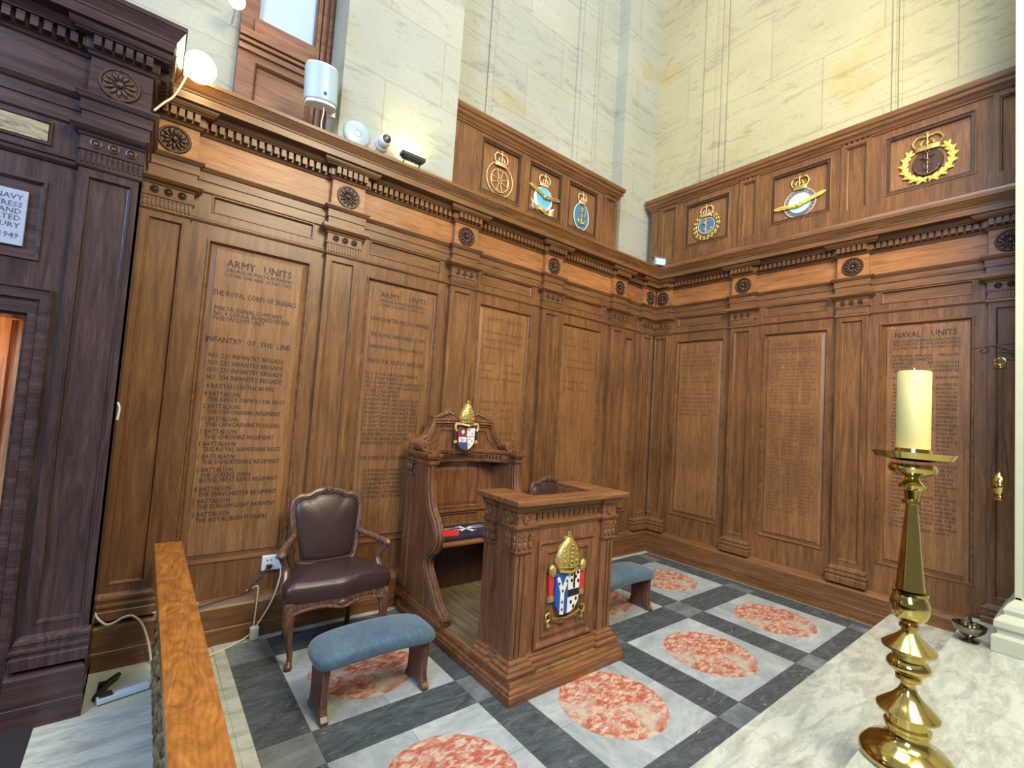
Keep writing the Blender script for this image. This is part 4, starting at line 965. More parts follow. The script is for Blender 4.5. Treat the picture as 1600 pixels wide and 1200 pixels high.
mb.sweep(P_, [(0, .825), (.008, .828), (.012, .84), (.022, .848), (.022, .86), (.006, .866), (.006, .935), (.014, .94), (.03, .955), (.036, .97), (.036, .982), (.05, .99), (0, .99)])
mb.build('upper_moulding', W_FURH, lc)
top = [(-.505, .36), (-.505, -.07), (.505, -.07), (.505, .45), (.285, .45), (.285, .07), (-.275, .07), (-.275, .36)]
mb = MB(); mb.prism(top, .988, 1.022, 'z'); mb.build('top', W_FURH, lc, bev=.005)
mb = MB(); mb.prism([(.10, .80), (.34, .90), (.34, .92), (.10, .82)], -HP + .16, HP - .16, 'x'); mb.box(-HP + .16, HP - .16, .08, .12, .80, .96); mb.box(HP - .165, HP - .02, .32, .42, 0, .99); mb.build('book_rest', W_FURH, lc, bev=.002)
mb = MB()
for i in range(13): x = -.28 + .56 * i / 12; mb.box(x - .0045, x + .0045, .010, .0145, .882, .922)
mb.build('front_flute', W_DK, lc)
for x, y, ax in [(-.378, -.008, 0), (.378, -.008, 0), (-.448, .06, 1), (-.448, .28, 1), (.448, .06, 1)]:
    mb = MB()
    mb.lathe([(.030, 0), (.030, -.006), (.024, -.009), (.018, -.003), (.01, -.010), (0, -.012)], axis='y', n=18)
    for k in range(8): mb.ell((.019 * math.cos(k * PI / 4), -.006, .019 * math.sin(k * PI / 4)), (.006, .004, .006), 6, 4)
    o = mb.build('carved_rosette', W_FUR, lc, sm=True, loc=(x, y, .90))
    if ax: o.rotation_euler = (0, 0, -PI / 2 if x < 0 else PI / 2)
for xa, xb, ya, yb in [(-.452, -.315, -.012, .115), (.315, .452, -.012, .115), (-.452, -.40, .23, .335), (.40, .452, .23, .335)]:
    mb = MB(); mb.box(xa - .004, xb + .004, ya - .006, yb + .004, .705, .716); mb.box(xa + .004, xb - .004, ya + .004, yb - .004, .716, .825)
    for f in (.2, .5, .8):
        x = xa + (xb - xa) * f
        for z in (.745, .785): mb.ell((x, ya + .002, z), (.014, .010, .024), 8, 6)
        mb.tube([(x - .012, ya - .004, .812), (x, ya - .010, .80), (x + .012, ya - .004, .812)], .005, 6)
        y = ya + (yb - ya) * f; xs = xa if xa < 0 else xb
        for z in (.745, .785): mb.ell((xs + (.002 if xa < 0 else -.002), y, z), (.010, .012, .024), 8, 6)
    mb.build('carved_capital', W_FUR, lc, sm=True)
mb = MB()
mb.rings(-.255, .265, .10, .745, [(0, .022), (0, .0), (.012, .0), (.02, .008), (.03, .018), (.055, .016), (.06, .006), (.075, .006), (.08, .019)])
mb.build('front_panel', W_FUR, lc)
for x in (-.41, -.375, .41, .375):
    mb = MB(); mb.box(x - .003, x + .003, -.003, .001, .1, .69); mb.build('fluting', W_DK, body)
ca = bpy.data.objects.new('coat_of_arms', None); C.objects.link(ca); ca.parent = lc; ca.location = (0.0, .018, .27)
hw, z1, z0 = .108, .265, .0
mb = MB(); mb.cprism(shield_poly(hw, z1, z0), -.03, 0, .005); mb.build('shield', M_BLU2, ca)
mb = MB()
sp_ = [(x, z) for x, z in shield_poly(hw, z1, z0) if x >= -1e-6]
mb.cprism([(.0, z1 - .004)] + [(min(x, hw - .005), z) for x, z in sp_[0:1]] + [(hw - .006, z1 * .42), (hw * .88, z1 * .26), (hw * .64, z1 * .12), (hw * .3, z1 * .035), (0, .006)], -.032, -.028); mb.build('white_field', M_WH, ca)
mb = MB()
mb.cprism([(.0, .105), (.0, .15), (hw - .008, .15), (hw - .008, .108)], -.034, -.031)
for x, z in ((.03, .245), (.03, .205), (.065, .225), (.085, .25), (.05, .18), (.09, .195), (.03, .07), (.055, .04), (.075, .085)): mb.ell((x, -.033, z), (.011, .003, .012), 7, 5)
mb.cprism([(.045, .155), (.06, .155), (.06, z1 - .01), (.045, z1 - .01)], -.034, -.031)
mb.build('black_charges', M_BLK, ca)
mb = MB()
mb.cprism([(-.068, .01), (-.036, .006), (-.036, .14), (.004, .235), (-.018, .245), (-.050, .175), (-.082, .245), (-.102, .235), (-.068, .14)], -.036, -.031); mb.build('white_pall', M_WH, ca)
mb = MB()
for x, z in ((-.084, .205), (-.052, .155), (-.018, .212), (-.052, .085), (-.052, .04)): mb.cprism([(x - .008, z), (x, z - .012), (x + .008, z), (x, z + .012)], -.038, -.035)
mb.build('black_crosses', M_BLK, ca)
mitre(ca, .215, .235, .265, .0, M_GOLD)
for s_ in (-1, 1):
    mb = MB(); mb.ell((s_ * .135, -.02, .285), (.030, .022, .042), 12, 8, Matrix.Rotation(s_ * .2, 3, 'Y')); mb.build('infula_loop', M_GOLD, ca, sm=True)
    mb = MB(); mb.cprism([(s_ * .115, .26), (s_ * .16, .265), (s_ * .152, .13), (s_ * .118, .13)], -.02, -.004, .002); mb.build('infula', M_RED2, ca)
    mb = MB(); mb.cprism([(s_ * .114, .13), (s_ * .156, .13), (s_ * .158, .095), (s_ * .112, .095)], -.024, -.002, .002); mb.build('infula_end', M_GOLD, ca)
ribbon(ca, 'scroll', [(-.15, .035), (-.125, -.015), (-.07, -.03), (0, -.04), (.07, -.03), (.12, -.01), (.15, .03)], .03, -.014, W_FUR, .008)
mb = MB()
for s_ in (-1, 1):
    mb.tube(smooth([(s_ * .14, -.02, .03), (s_ * .17, -.02, .02), (s_ * .165, -.02, -.02), (s_ * .14, -.02, -.01)], 5), .006, 6); mb.tube(smooth([(s_ * .15, -.02, -.02), (s_ * .155, -.02, -.05), (s_ * .135, -.02, -.045)], 5), .006, 6)
mb.tube([(-.125, -.026, -.002), (-.07, -.028, -.014), (0, -.026, -.024), (.07, -.028, -.014), (.12, -.026, .004)], .0025, 6)
mb.build('scroll_curls', M_GOLD, ca, sm=True)

# ------------------------------------------------------------------ armchairs
def make_chair(label, loc):
    t = thing('armchair', label, 'armchair', loc, 0, 'leather armchairs either side of the throne')
    o_ = smooth([(-.165, .515), (0, .505), (.165, .515), (.195, .56), (.215, .68), (.232, .80), (.238, .87), (.226, .925), (.185, .952), (.13, .955), (.075, .982), (0, .992), (-.075, .982), (-.13, .955), (-.185, .952), (-.226, .925), (-.238, .87), (-.232, .80), (-.215, .68), (-.195, .56)], 4, True)
    yb = lambda z: .15 + (z - .5) * .2
    mb = MB(); mb.tube([(x, yb(z), z) for x, z in o_], .026, 10, True, 1.1); bf = mb.build('back_frame', W_CH, t, sm=True)
    mb = MB(); mb.tube([(x * .93, yb(z) - .018, .745 + (z - .745) * .935) for x, z in o_], .0075, 6, True); mb.build('beading', M_STUD, bf, sm=True)
    mb = MB()
    for i in range(5):
        a = PI / 2 + (i - 2) * .5; R = Matrix.Rotation(-a, 3, 'Y'); mb.ell((.024 * math.cos(a), yb(.99) - .022, .992 + .014 * math.sin(a)), (.022, .008, .009), 8, 5, R)
    mb.ell((0, yb(.99) - .03, .992), (.012, .01, .012), 8, 6); mb.tube(smooth([(-.085, yb(.98) - .016, .972), (-.05, yb(.98) - .022, .985), (0, yb(.98) - .024, .972), (.05, yb(.98) - .022, .985), (.085, yb(.98) - .016, .972)], 5), .006, 6)
    mb.build('crest_carving', W_CH, bf, sm=True)
    mb = MB(); rows = []
    for s_, d in ((.95, .0), (.90, .014), (.75, .026), (.5, .034), (.25, .038), (.02, .039)):
        rows.append([mb.v((x * s_, yb(.745 + (z - .745) * s_) - .004 - d, .745 + (z - .745) * s_)) for x, z in o_])
    for A, B in zip(rows, rows[1:]):
        for j in range(len(A)): mb.f([A[j], A[(j + 1) % len(A)], B[(j + 1) % len(A)], B[j]])
    mb.f(rows[-1]); mb.f([mb.v((v.co.x, v.co.y + .03, v.co.z)) for v in rows[0]]); mb.build('back_upholstery', M_LEATHER, t, sm=True)
    pl = smooth([(-.235, .17), (-.30, .02), (-.335, -.12), (-.33, -.195), (-.25, -.215), (-.12, -.225), (0, -.245), (.12, -.225), (.25, -.215), (.33, -.195), (.335, -.12), (.30, .02), (.235, .17), (0, .18)], 4, True)
    mb = MB(); rows = []
    for s_, z in ((.97, .385), (1.0, .40), (1.02, .435), (1.005, .475), (.95, .502), (.85, .515), (.6, .528), (.3, .535), (.02, .536)):
        rows.append([mb.v((x * s_, -.02 + (y + .02) * s_, z + (.006 * math.sin(x * 9) if .5 < s_ < 1 else 0))) for x, y in pl])
    for A, B in zip(rows, rows[1:]):
        for j in range(len(A)): mb.f([A[j], A[(j + 1) % len(A)], B[(j + 1) % len(A)], B[j]])
    mb.f(rows[0]); mb.f(rows[-1]); mb.build('seat_cushion', M_LEATHER, t, sm=True)
    mb = MB(); n = len(pl); top_ = [mb.v((x * .985, y * .985, .395)) for x, y in pl]; bot = []
    for x, y in pl:
        dip = .02 * math.exp(-(x / .07) ** 2) + .035 * min(1, (abs(x) / .3) ** 4); bot.append(mb.v((x * .97, y * .97, .365 - (dip if y < -.1 else .0))))
    for j in range(n): mb.f([top_[j], top_[(j + 1) % n], bot[(j + 1) % n], bot[j]])
    mb.f(top_); mb.f(bot)
    fr = [(x, y - .004, .36 - (.02 * math.exp(-(x / .07) ** 2) + .03 * (abs(x) / .3) ** 4)) for x, y in pl if y < -.19]
    fr.sort(); mb.tube(fr, .010, 7); mb.ell((0, -.245, .365), (.03, .012, .018), 10, 6)
    mb.build('seat_rail', W_CH, t, sm=True)
    for s_ in (-1, 1):
        mb = MB(); mb.tube(smooth([(s_ * .295, -.165, .40, .042), (s_ * .30, -.178, .34, .044), (s_ * .305, -.19, .27, .032), (s_ * .295, -.185, .18, .023), (s_ * .28, -.18, .09, .017), (s_ * .28, -.185, .045, .016), (s_ * .288, -.20, .015, .024), (s_ * .29, -.205, .002, .02)], 5), n=10)
        mb.build('leg', W_CH, t, sm=True)
        mb = MB(); mb.tube(smooth([(s_ * .17, .15, .52, .02), (s_ * .20, .155, .42, .028), (s_ * .205, .17, .28, .022), (s_ * .21, .20, .12, .018), (s_ * .215, .235, .01, .019)], 5), n=10); mb.build('leg', W_CH, t, sm=True)
        mb = MB()
        mb.tube(smooth([(s_ * .222, .175, .70, .022), (s_ * .25, .13, .69, .020), (s_ * .30, .05, .672, .023), (s_ * .335, -.03, .66, .025), (s_ * .35, -.07, .652, .029), (s_ * .353, -.085, .635, .016)], 5), n=9)
        mb.tube(smooth([(s_ * .345, -.06, .64, .022), (s_ * .325, -.035, .60, .019), (s_ * .305, -.02, .55, .019), (s_ * .312, -.05, .49, .021), (s_ * .325, -.08, .42, .026)], 5), n=9)
        mb.ell((s_ * .352, -.082, .652), (.022, .020, .018), 10, 7); mb.build('arm', W_CH, t, sm=True)
    return t
ch = make_chair('brown leather open armchair with carved walnut frame, left of the throne', (-4.015, -.335, 0))
ch2 = copy_tree(ch); ch2.location = (-1.835, -.335, .0)
ch2['label'] = 'brown leather armchair mostly hidden, its rounded back showing above the lectern'

# ------------------------------------------------------------------ kneeling stools
def make_stool(label, loc):
    t = thing('kneeling_stool', label, 'stool', loc, 0, 'blue kneeling stools')
    mb = MB(); nx, ny = 22, 16
    rows = []
    for i in range(nx + 1):
        f = i / nx; x = -.345 + .69 * f; e = abs(2 * f - 1)
        end = (1 - e ** 7) ** .5 if e < 1 else 0
        zc = .330 - .030 * e ** 2.5; hy = .156 * (.5 + .5 * end) if e < 1 else .09; hz = .056 * (.4 + .6 * end) if e < 1 else .022
        rows.append([mb.v((x, math.copysign(abs(math.cos(2 * PI * j / ny)) ** .55, math.cos(2 * PI * j / ny)) * hy, zc + math.copysign(abs(math.sin(2 * PI * j / ny)) ** .7, math.sin(2 * PI * j / ny)) * hz)) for j in range(ny)])
    for A, B in zip(rows, rows[1:]):
        for j in range(ny): mb.f([A[j], A[(j + 1) % ny], B[(j + 1) % ny], B[j]])
    mb.f(rows[0]); mb.f(rows[-1]); mb.build('cushion', M_BLUE, t, sm='all', sub=1)
    for s_ in (-1, 1):
        pr = [(-.115, 0), (-.12, .018), (-.10, .04), (-.088, .07), (-.085, .12), (-.09, .20), (-.095, .285), (.095, .285), (.09, .20), (.085, .12), (.088, .07), (.10, .04), (.12, .018), (.115, 0), (.075, 0), (.045, .02), (-.045, .02), (-.075, 0)]
        mb = MB(); mb.prism(pr, s_ * .285 - .02, s_ * .285 + .02, 'x'); mb.build('leg', W_CH, t, bev=.004)
    return t
st = make_stool('blue damask kneeling stool with board legs in front of the left armchair', (-3.985, -1.035, 0))
st2 = copy_tree(st); st2.location = (-1.81, -1.04, 0); st2['label'] = 'blue damask kneeling stool half hidden behind the right side of the lectern'

# ------------------------------------------------------------------ candlestick and candle
PR = [(0, 0.0), (.150, 0.0), (.164, .006), (.166, .02), (.160, .036), (.152, .045), (.146, .052), (.132, .066), (.1, .082), (.078, .1), (.0712, .12), (.0712, .133), (.0795, .14), (.0795, .153), (.0685, .159), (.0685, .19), (.082, .196), (.1068, .204), (.1068, .212), (.098, .222), (.0767, .242), (.055, .262), (.0329, .29), (.0247, .315), (.0274, .326), (.0438, .336), (.0438, .349), (.0301, .357), (.0548, .366), (.074, .384), (.076, .396), (.07, .41), (.0575, .424), (.0575, .441), (.0712, .450), (.0932, .460), (.0932, .469), (.0712, .489), (.0466, .51), (.0274, .531), (.0274, .545), (.0356, .55), (.0356, .561), (.0274, .566), (.038, .575), (.056, .592), (.0658, .615), (.0685, .646), (.064, .668), (.0548, .686), (.0616, .689), (.0616, .702), (.0507, .707), (.0384, .847), (.0301, .956), (.0219, 1.051), (.0219, 1.068), (.0356, 1.073), (.0356, 1.087), (.0247, 1.092), (.0274, 1.114), (.0301, 1.131), (.0466, 1.142), (.0493, 1.153), (.0356, 1.161), (.0274, 1.175), (.0247, 1.186), (.0548, 1.197), (.0795, 1.208), (.0849, 1.225), (.078, 1.243), (.0658, 1.256), (.075, 1.26), (.1315, 1.268), (.1452, 1.294), (.141, 1.294), (.12, 1.278), (.07, 1.274), (.065, 1.295), (.062, 1.31), (0, 1.31)]
t = thing('candlestick', 'tall polished brass altar candlestick on the marble steps at right', 'candlestick', (-2.49, -3.076, .29))
mb = MB(); mb.lathe(PR[:52], n=56); mb.build('base', M_BRASS, t, sm=True)
mb = MB(); mb.lathe([(0, .70)] + PR[52:71], n=48); mb.build('stem', M_BRASS, t, sm=True)
mb = MB(); mb.lathe([(0, 1.255)] + PR[71:], n=48)
mb.build('drip_pan', M_BRASS, t, sm=True)
t.rotation_euler = (0, math.radians(1.2), 0)
R_ = Matrix.Rotation(math.radians(1.2), 3, 'Y')
t = thing('candle', 'thick cream altar candle standing on the brass candlestick', 'candle', Vector((-2.49, -3.076, .29)) + R_ @ Vector((0, 0, 1.31)))
t.rotation_euler = (0, math.radians(.9), 0)
mb = MB(); mb.lathe([(0, 0), (.058, 0), (.0595, .004), (.0595, .336), (.056, .341), (.03, .338), (.012, .334), (0, .333)], n=48); mb.build('wax', M_CANDLE, t, sm=True)
mb = MB(); mb.tube([(0, 0, .33), (.0, 0, .345), (-.003, 0, .358)], .0025, 6); mb.build('wick', M_WICK, t)

# ------------------------------------------------------------------ hanging sanctuary lamp bracket, bowl
t = thing('wall_bracket', 'thin wrought bracket with scrollwork reaching out from the stone column', 'bracket', (-.42, -3.30, 2.32))
mb = MB(); mb.tube([(0, -.02, .03, .005), (0, .16, .02, .0045), (0, .305, .0, .003)], n=7); mb.tube(smooth([(0, .235, .01), (0, .21, -.015), (0, .235, -.035), (0, .255, -.02), (0, .24, -.008)], 5), .0035, 6)
mb.tube(smooth([(0, .20, .012), (0, .13, -.01), (0, .10, -.05)], 5), .005, 6)
for k in range(3):
    c_ = (.035 + k * .05, -.035 - .01 * (k % 2)); mb.tube([(0, c_[0] + .022 * math.cos(a), c_[1] + .022 * math.sin(a)) for a in [2 * PI * i / 14 for i in range(14)]], .004, 6, True)
    mb.ell((0, c_[0], c_[1]), (.006, .014, .01), 8, 5)
mb.tube(smooth([(0, .02, -.08), (0, .07, -.095), (0, .12, -.085)], 5), .004, 6); mb.build('scrollwork', M_IRON, t, sm=True)
t = thing('thurible', 'small brass thurible hanging on long chains beside the stone column', 'censer', (-.42, -3.145, 1.26))
mb = MB(); mb.lathe([(0, 0), (.035, 0), (.038, .006), (.02, .016), (.016, .026), (.035, .045), (.048, .075), (.05, .10), (.046, .112)], n=24); mb.build('bowl', M_BRASS, t, sm=True)
mb = MB(); mb.lathe([(.05, .112), (.05, .12), (.04, .15), (.028, .165), (.02, .178), (.012, .185), (.012, .195), (0, .205)], n=24); mb.build('lid', M_BRASS, t, sm=True)
mb = MB()
for k in range(4):
    a = k * PI / 2 + .5; mb.tube([(.05 * math.cos(a), .05 * math.sin(a), .11), (.022 * math.cos(a), .022 * math.sin(a), .45), (.018 * math.cos(a), .018 * math.sin(a), .925)], .0022, 5)
mb.build('chain', M_IRON, t)
mb = MB(); mb.lathe([(0, .915), (.04, .915), (.04, .922), (.015, .93), (0, .935)], n=20); mb.tube([(.0, .026 * math.cos(a), .962 + .026 * math.sin(a)) for a in [2 * PI * i / 20 for i in range(20)]], .006, 7, True); mb.build('ring_plate', M_BRASS, t, sm=True)
t = thing('silver_bowl', 'small dark silver bowl with handle on the step beside the stone column', 'bowl', (-.585, -3.02, .29))
mb = MB(); mb.lathe([(0, 0), (.048, 0), (.05, .008), (.025, .018), (.018, .03), (.05, .05), (.082, .085), (.09, .115), (.084, .115), (.07, .085), (.04, .062), (0, .058)], n=36); mb.build('bowl', M_SILV, t, sm=True)
mb = MB(); mb.tube(smooth([(.07, 0, .11), (.05, 0, .15), (0, 0, .165), (-.05, 0, .15), (-.07, 0, .11)], 6), .006, 7); mb.tube([(-.09, 0, .115), (-.12, .01, .125)], .007, 7); mb.build('handle', M_SILV, t, sm=True)
mb = MB(); mb.ell((.03, -.02, .09), (.022, .02, .02), 10, 8); mb.ell((-.03, .015, .09), (.025, .022, .022), 10, 8); mb.ell((0, .02, .10), (.02, .02, .02), 10, 8); mb.build('incense_lumps', M_SILV, t, sm=True)

# ------------------------------------------------------------------ altar rail
t = thing('altar_rail', 'honey oak altar rail with bronze scrollwork grille running towards the viewer', 'rail', (-4.94, -1.6, 0))
mb = MB(); mb.box(-.065, .065, -1.9, 1.40, .715, .755)
for y in (-.06, -.75, .52): mb.box(-.0645, .0645, y - .0008, y + .0008, .7545, .7556)
mb.build('handrail', M_RAIL, t, bev=.005)
mb = MB(); mb.box(-.03, .03, -1.9, 1.36, .685, .715); mb.box(.018, .024, -1.9, 1.36, .0, .69); mb.box(-.012, .024, -1.9, 1.36, 0, .012); mb.build('frame_and_dark_sheet', M_IRON, t, bev=.003)  # includes a thin dark sheet, added so the grille's gaps look black
mb = MB()
n = 40
for i in range(n):
    y = 1.33 - i * .08
    mb.tube([(0, y, .01, .014), (0, y, .3, .013), (.0, y, .5, .013), (0, y, .685, .011)], n=7)
    for z in (.17, .39, .60): mb.ell((0, y, z), (.02, .02, .03), 8, 6)
    for z, s_ in ((.07, -1), (.16, 1), (.26, -1), (.36, 1), (.46, -1), (.56, 1), (.64, -1)):
        mb.tube(smooth([(.0, y - .005, z - .05, .007), (.014, y - .04, z - .035, .010), (.012, y - .055, z + .01, .011), (.0, y - .03, z + .035, .009), (-.01, y - .02, z + .01, .006)], 4), n=6)
        mb.ell((-.012, y - .04, z + .05), (.018, .022, .030), 7, 5)
mb.build('scrollwork_grille', M_GRILL, t, sm=True)

# ------------------------------------------------------------------ fittings
t = thing('double_socket', 'white double wall socket with a black and a white plug, beside the armchair', 'socket', (-4.30, .08, .472))
mb = MB(); mb.box(-.078, .078, -.026, 0, -.052, .052); mb.build('faceplate', M_PLAST, t, bev=.006)
mb = MB(); mb.cprism([(-.052, -.008), (-.012, -.008), (-.02, -.035), (-.044, -.035)], -.05, -.026, .004); mb.build('black_plug', M_BLACK, t)
mb = MB(); mb.box(.02, .062, -.06, -.026, -.04, .02); mb.build('white_plug', M_PLAST, t, bev=.008)
mb = MB()
for x in (-.045, -.02, .01): mb.lathe([(.005, -.0275), (0, -.0275)], (x, 0, .02 if x < 0 else .03), 8, 'y')
mb.build('switch', M_GREY, t)
def cable(label, pts, mat, r=.0045, name='cable'):
    mb = MB(); P = [Vector(p) for p in pts]; o_ = P[0].copy(); mb.tube(smooth([tuple(p - o_) for p in P], 8), r, 7)
    return tag(mb.build(name, mat, None, sm=True, loc=tuple(o_)), label, 'cable')
cable('white cable curving from the wall socket down to the floor and the rail', [(-4.262, .015, .435), (-4.265, .0, .38), (-4.30, -.012, .25), (-4.36, -.015, .13), (-4.43, -.02, .035), (-4.52, -.05, .006), (-4.62, -.11, .007), (-4.74, -.17, .008), (-4.84, -.2, .008)], M_CABLE, .0055)
cable('short white cable running down the plinth to a small white adapter', [(-4.47, -.006, .325), (-4.42, -.006, .345), (-4.40, -.007, .33), (-4.402, -.008, .2), (-4.408, -.016, .085)], M_CABLE, .005)
mb = MB(); mb.box(-.028, .028, -.05, -.005, 0, .085); tag(mb.build('adapter', M_PLAST, None, bev=.008, loc=(-4.405, -.004, .001)), 'small white plug adapter on the floor below the wall socket', 'adapter')
cable('black cable drooping from the socket along the top of the plinth', [(-4.345, .035, .45), (-4.385, .0, .41), (-4.43, -.022, .375), (-4.48, -.022, .315), (-4.58, -.008, .296), (-4.72, -.008, .272), (-4.86, -.01, .262)], M_BCABLE, .006)
cable('white cable lying on the plinth just right of the rail', [(-4.97, -.012, .288), (-4.86, -.014, .292), (-4.74, -.014, .300)], M_CABLE, .0045)
cable('pale cable looping out from behind the dark bay at left, above the floor', [(-5.255, -.01, .40), (-5.23, -.02, .325), (-5.185, -.03, .275), (-5.145, -.03, .278), (-5.109, -.03, .297), (-5.066, -.03, .298), (-5.016, -.03, .239), (-4.978, -.035, .13), (-4.953, -.04, .012)], M_CABLE, .006)
cable('pale cable hanging straight down just left of the rail end', [(-4.935, -.03, .32), (-4.937, -.033, .22), (-4.93, -.04, .12), (-4.927, -.047, .01)], M_CABLE, .005)
t = thing('cable_trunking', 'white plastic cable trunking strip on the floor left of the rail', 'trunking', (-5.05, -.34, 0.004))
mb = MB(); mb.box(-.135, .088, -.022, .022, 0, .025); mb.build('channel', M_PLAST, t, bev=.003); t.rotation_euler = (0, 0, math.radians(12))
mb = MB(); mb.box(-.125, -.07, -.01, .03, .025, .038); mb.build('brown_connector', M_STUD, t, bev=.004)
mb = MB(); P = smooth([(-5.19, -.33, .012), (-5.165, -.26, .016), (-5.14, -.19, .016), (-5.10, -.13, .014)], 4); mb.tube([(a + 5.15, b + .2, c) for a, b, c in P], .014, 7)
mb.box(-.035, -.0, -.04, .0, 0, .03); tag(mb.build('power_adapter', M_BLACK, None, sm=True, loc=(-5.15, -.2, .004)), 'small black power adapter and lead on the floor behind the white trunking', 'adapter')
# speaker
t = thing('loudspeaker', 'pale curved wall loudspeaker above the cornice beside the wooden window', 'speaker', (-4.285, .02, 3.99)); t.rotation_euler = (math.radians(4), math.radians(-3), math.radians(-8))
pl = smooth([(-.115, .06), (-.115, 0), (-.10, -.035), (-.05, -.06), (0, -.067), (.05, -.06), (.10, -.035), (.115, 0), (.115, .06)], 4)
mb = MB(); mb.prism(pl, -.13, .13, 'z'); mb.build('cabinet', M_PLASTB, t, bev=.008)
for za, zb in ((-.155, -.13), (.13, .142)):
    mb = MB(); mb.prism([(x * .93, y * .93) for x, y in pl], za, zb, 'z'); mb.build('end_cap', M_PLAST, t, bev=.006)
mb = MB(); mb.lathe([(.012, -.068), (.012, -.072), (.007, -.072), (.007, -.068)], (.02, .0, -.085), 16, 'y'); mb.build('logo', M_BLU2, t)
mb = MB(); mb.box(.05, .10, .06, .12, -.12, .05); mb.box(.06, .12, .1, .14, -.16, .10); mb.build('bracket', M_PLAST, t, bev=.004)
cable('short white cable hanging below the pale loudspeaker', [(-4.26, .02, 3.85), (-4.258, .0, 3.78), (-4.268, .0, 3.70), (-4.264, -.01, 3.63), (-4.26, -.02, 3.59)], M_CABLE, .004)
# access point, camera, floodlights
t = thing('wifi_access_point', 'round white access point disc low on the stone pier above the cornice', 'access point', (-3.975, .085, 3.775))
mb = MB(); mb.lathe([(0, .014), (.098, .014), (.105, .004), (.098, -.008), (.08, -.014), (0, -.018)], n=40, axis='y'); mb.build('disc', M_PLASTB, t, sm=True)
mb = MB(); mb.tube([(x, -.0175, z) for x, z in circ(0, 0, .028, .028, 24)], .0012, 5, True); mb.build('status_ring', M_GREY, t)
t = thing('security_camera', 'white dome security camera with dark lens on the stone pier', 'camera', (-3.765, .06, 3.775))
mb = MB(); mb.lathe([(0, .04), (.055, .04), (.055, .02), (.05, .01)], n=28, axis='y'); mb.ell((0, -.02, .01), (.05, .05, .05), 24, 16); mb.build('housing', M_PLAST, t, sm=True)
mb = MB(); R = Matrix.Rotation(math.radians(-15), 3, 'Z'); mb.lathe([(.034, -.052), (.034, -.066), (.028, -.07), (0, -.071)], (.004, 0, .016), 24, 'y'); mb.build('lens_window', M_BLACK, t, sm=True)
mb = MB(); mb.lathe([(.012, -.072), (.010, -.078), (0, -.08)], (.004, 0, .016), 16, 'y'); mb.build('lens', M_GREY, t, sm=True)
cable('thin white lead of the security camera on the pier', [(-3.80, .09, 3.75), (-3.83, .09, 3.70), (-3.84, .06, 3.64), (-3.84, .04, 3.59)], M_CABLE, .003)
t = thing('floodlight', 'slim black floodlight bar on two legs shining up at the pier', 'floodlight', (-3.535, -.02, 3.585))
mb = MB(); mb.box(-.105, .105, -.035, .035, .115, .145); mb.box(-.09, .09, -.028, .028, .10, .115)
for x in [-.08 + i * .02 for i in range(9)]: mb.box(x - .003, x + .003, -.036, .036, .098, .116)
fb = mb.build('housing', M_BLACK, t, bev=.003)
mb = MB(); mb.box(-.085, .085, -.022, .026, .1445, .1465); mb.build('lit_lens', emis('led_lens', (1, .93, .5, 1), 6), t)
for x in (-.07, .07):
    mb = MB(); mb.tube([(x - .02, .0, 0), (x, 0, .105)], .006, 6); mb.build('leg', M_BLACK, t)
l = bpy.data.lights.new('floodlight_led', 'SPOT'); l.energy = 16; l.color = (1.0, .86, .22); l.spot_size = math.radians(130); l.spot_blend = .9; l.shadow_soft_size = .03
o = bpy.data.objects.new('floodlight_led', l); C.objects.link(o); o.location = (-3.535, -.02, 3.75); o.rotation_euler = Vector((0, .75, .65)).to_track_quat('-Z', 'Y').to_euler()
t = thing('floodlight', 'small grey square floodlight tucked in the room corner above the cornice', 'floodlight', (-.03, -.03, 3.587))
mb = MB(); mb.box(-.085, .085, -.03, .03, .06, .17); mb.build('housing', M_GREY, t, bev=.006)
mb = MB(); mb.box(-.068, .068, -.033, -.029, .075, .155); mb.build('glass', M_PALE, t)
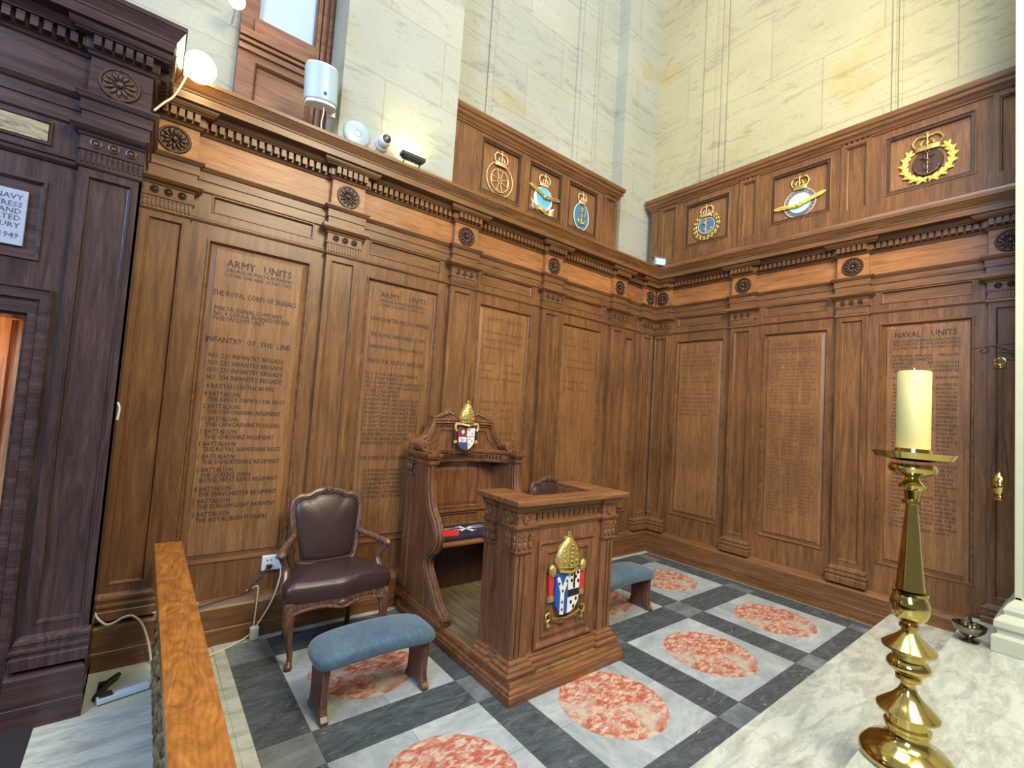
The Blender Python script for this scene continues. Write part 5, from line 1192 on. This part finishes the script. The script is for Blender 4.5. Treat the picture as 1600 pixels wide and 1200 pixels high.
mb = MB(); mb.box(-.10, .10, -.03, .035, .168, .178); mb.build('cap', M_GREY, t, bev=.002)
mb = MB(); mb.tube([(-.09, 0, .12), (-.095, 0, .0), (.095, 0, .0), (.09, 0, .12)], .005, 6); mb.build('yoke', M_GREY, t)
t.rotation_euler = (0, 0, math.radians(-25))
# globe lamps
def globe(label, loc, r, mat, power, back):
    t = thing('globe_lamp', label, 'lamp', loc, 0, 'globe lamps above the cornice')
    mb = MB(); mb.ell((0, 0, 0), (r, r, r), 28, 18); mb.build('globe', mat, t, sm=True)
    mb = MB(); mb.lathe([(0, r * .8), (r * .45, r * .82), (r * .45, r * 1.25), (r * .2, r * 1.35), (0, r * 1.35)], (0, 0, 0), 20, 'y'); mb.tube([(0, r * 1.3, 0), (0, back, 0)], .008, 7); mb.build('holder', M_PLAST, t, sm=True)
    l = bpy.data.lights.new('globe_light', 'POINT'); l.energy = power; l.color = (1.0, .80, .45); l.shadow_soft_size = r
    o = bpy.data.objects.new('globe_light', l); C.objects.link(o); o.location = (loc[0], loc[1] - r * 1.3, loc[2])
globe('large glowing white globe lamp above the cornice at upper left', (-5.032, -.16, 3.635), .088, M_BULB, 6, .14)
globe('smaller glowing lamp at the top edge beside the wooden window', (-4.845, .30, 4.505), .055, M_BULB2, 5, .28)
cable('thin pale cable strung from the dark bay cornice to the oak cornice', [(-5.222, -.30, 3.202), (-5.18, -.26, 3.29), (-5.14, -.22, 3.37), (-5.10, -.20, 3.50), (-5.095, -.20, 3.545)], M_CABLE, .006)
mb = MB(); mb.tube(smooth([(-5.232, -.36, 1.56), (-5.222, -.37, 1.53), (-5.226, -.38, 1.47)], 4), .006, 6); tag(mb.build('hook', M_PLAST, None, sm=True), 'tiny white hook on the edge of the dark bay', 'hook')

for o in bpy.data.objects:
    if o.name.split('.')[0] == 'heraldic_badge': o['group'] = 'heraldic badges on the upper panelling'
    if o.name.split('.')[0] == 'floodlight' and o.parent is None and 'label' in o: o['group'] = 'floodlights on the cornice ledge'
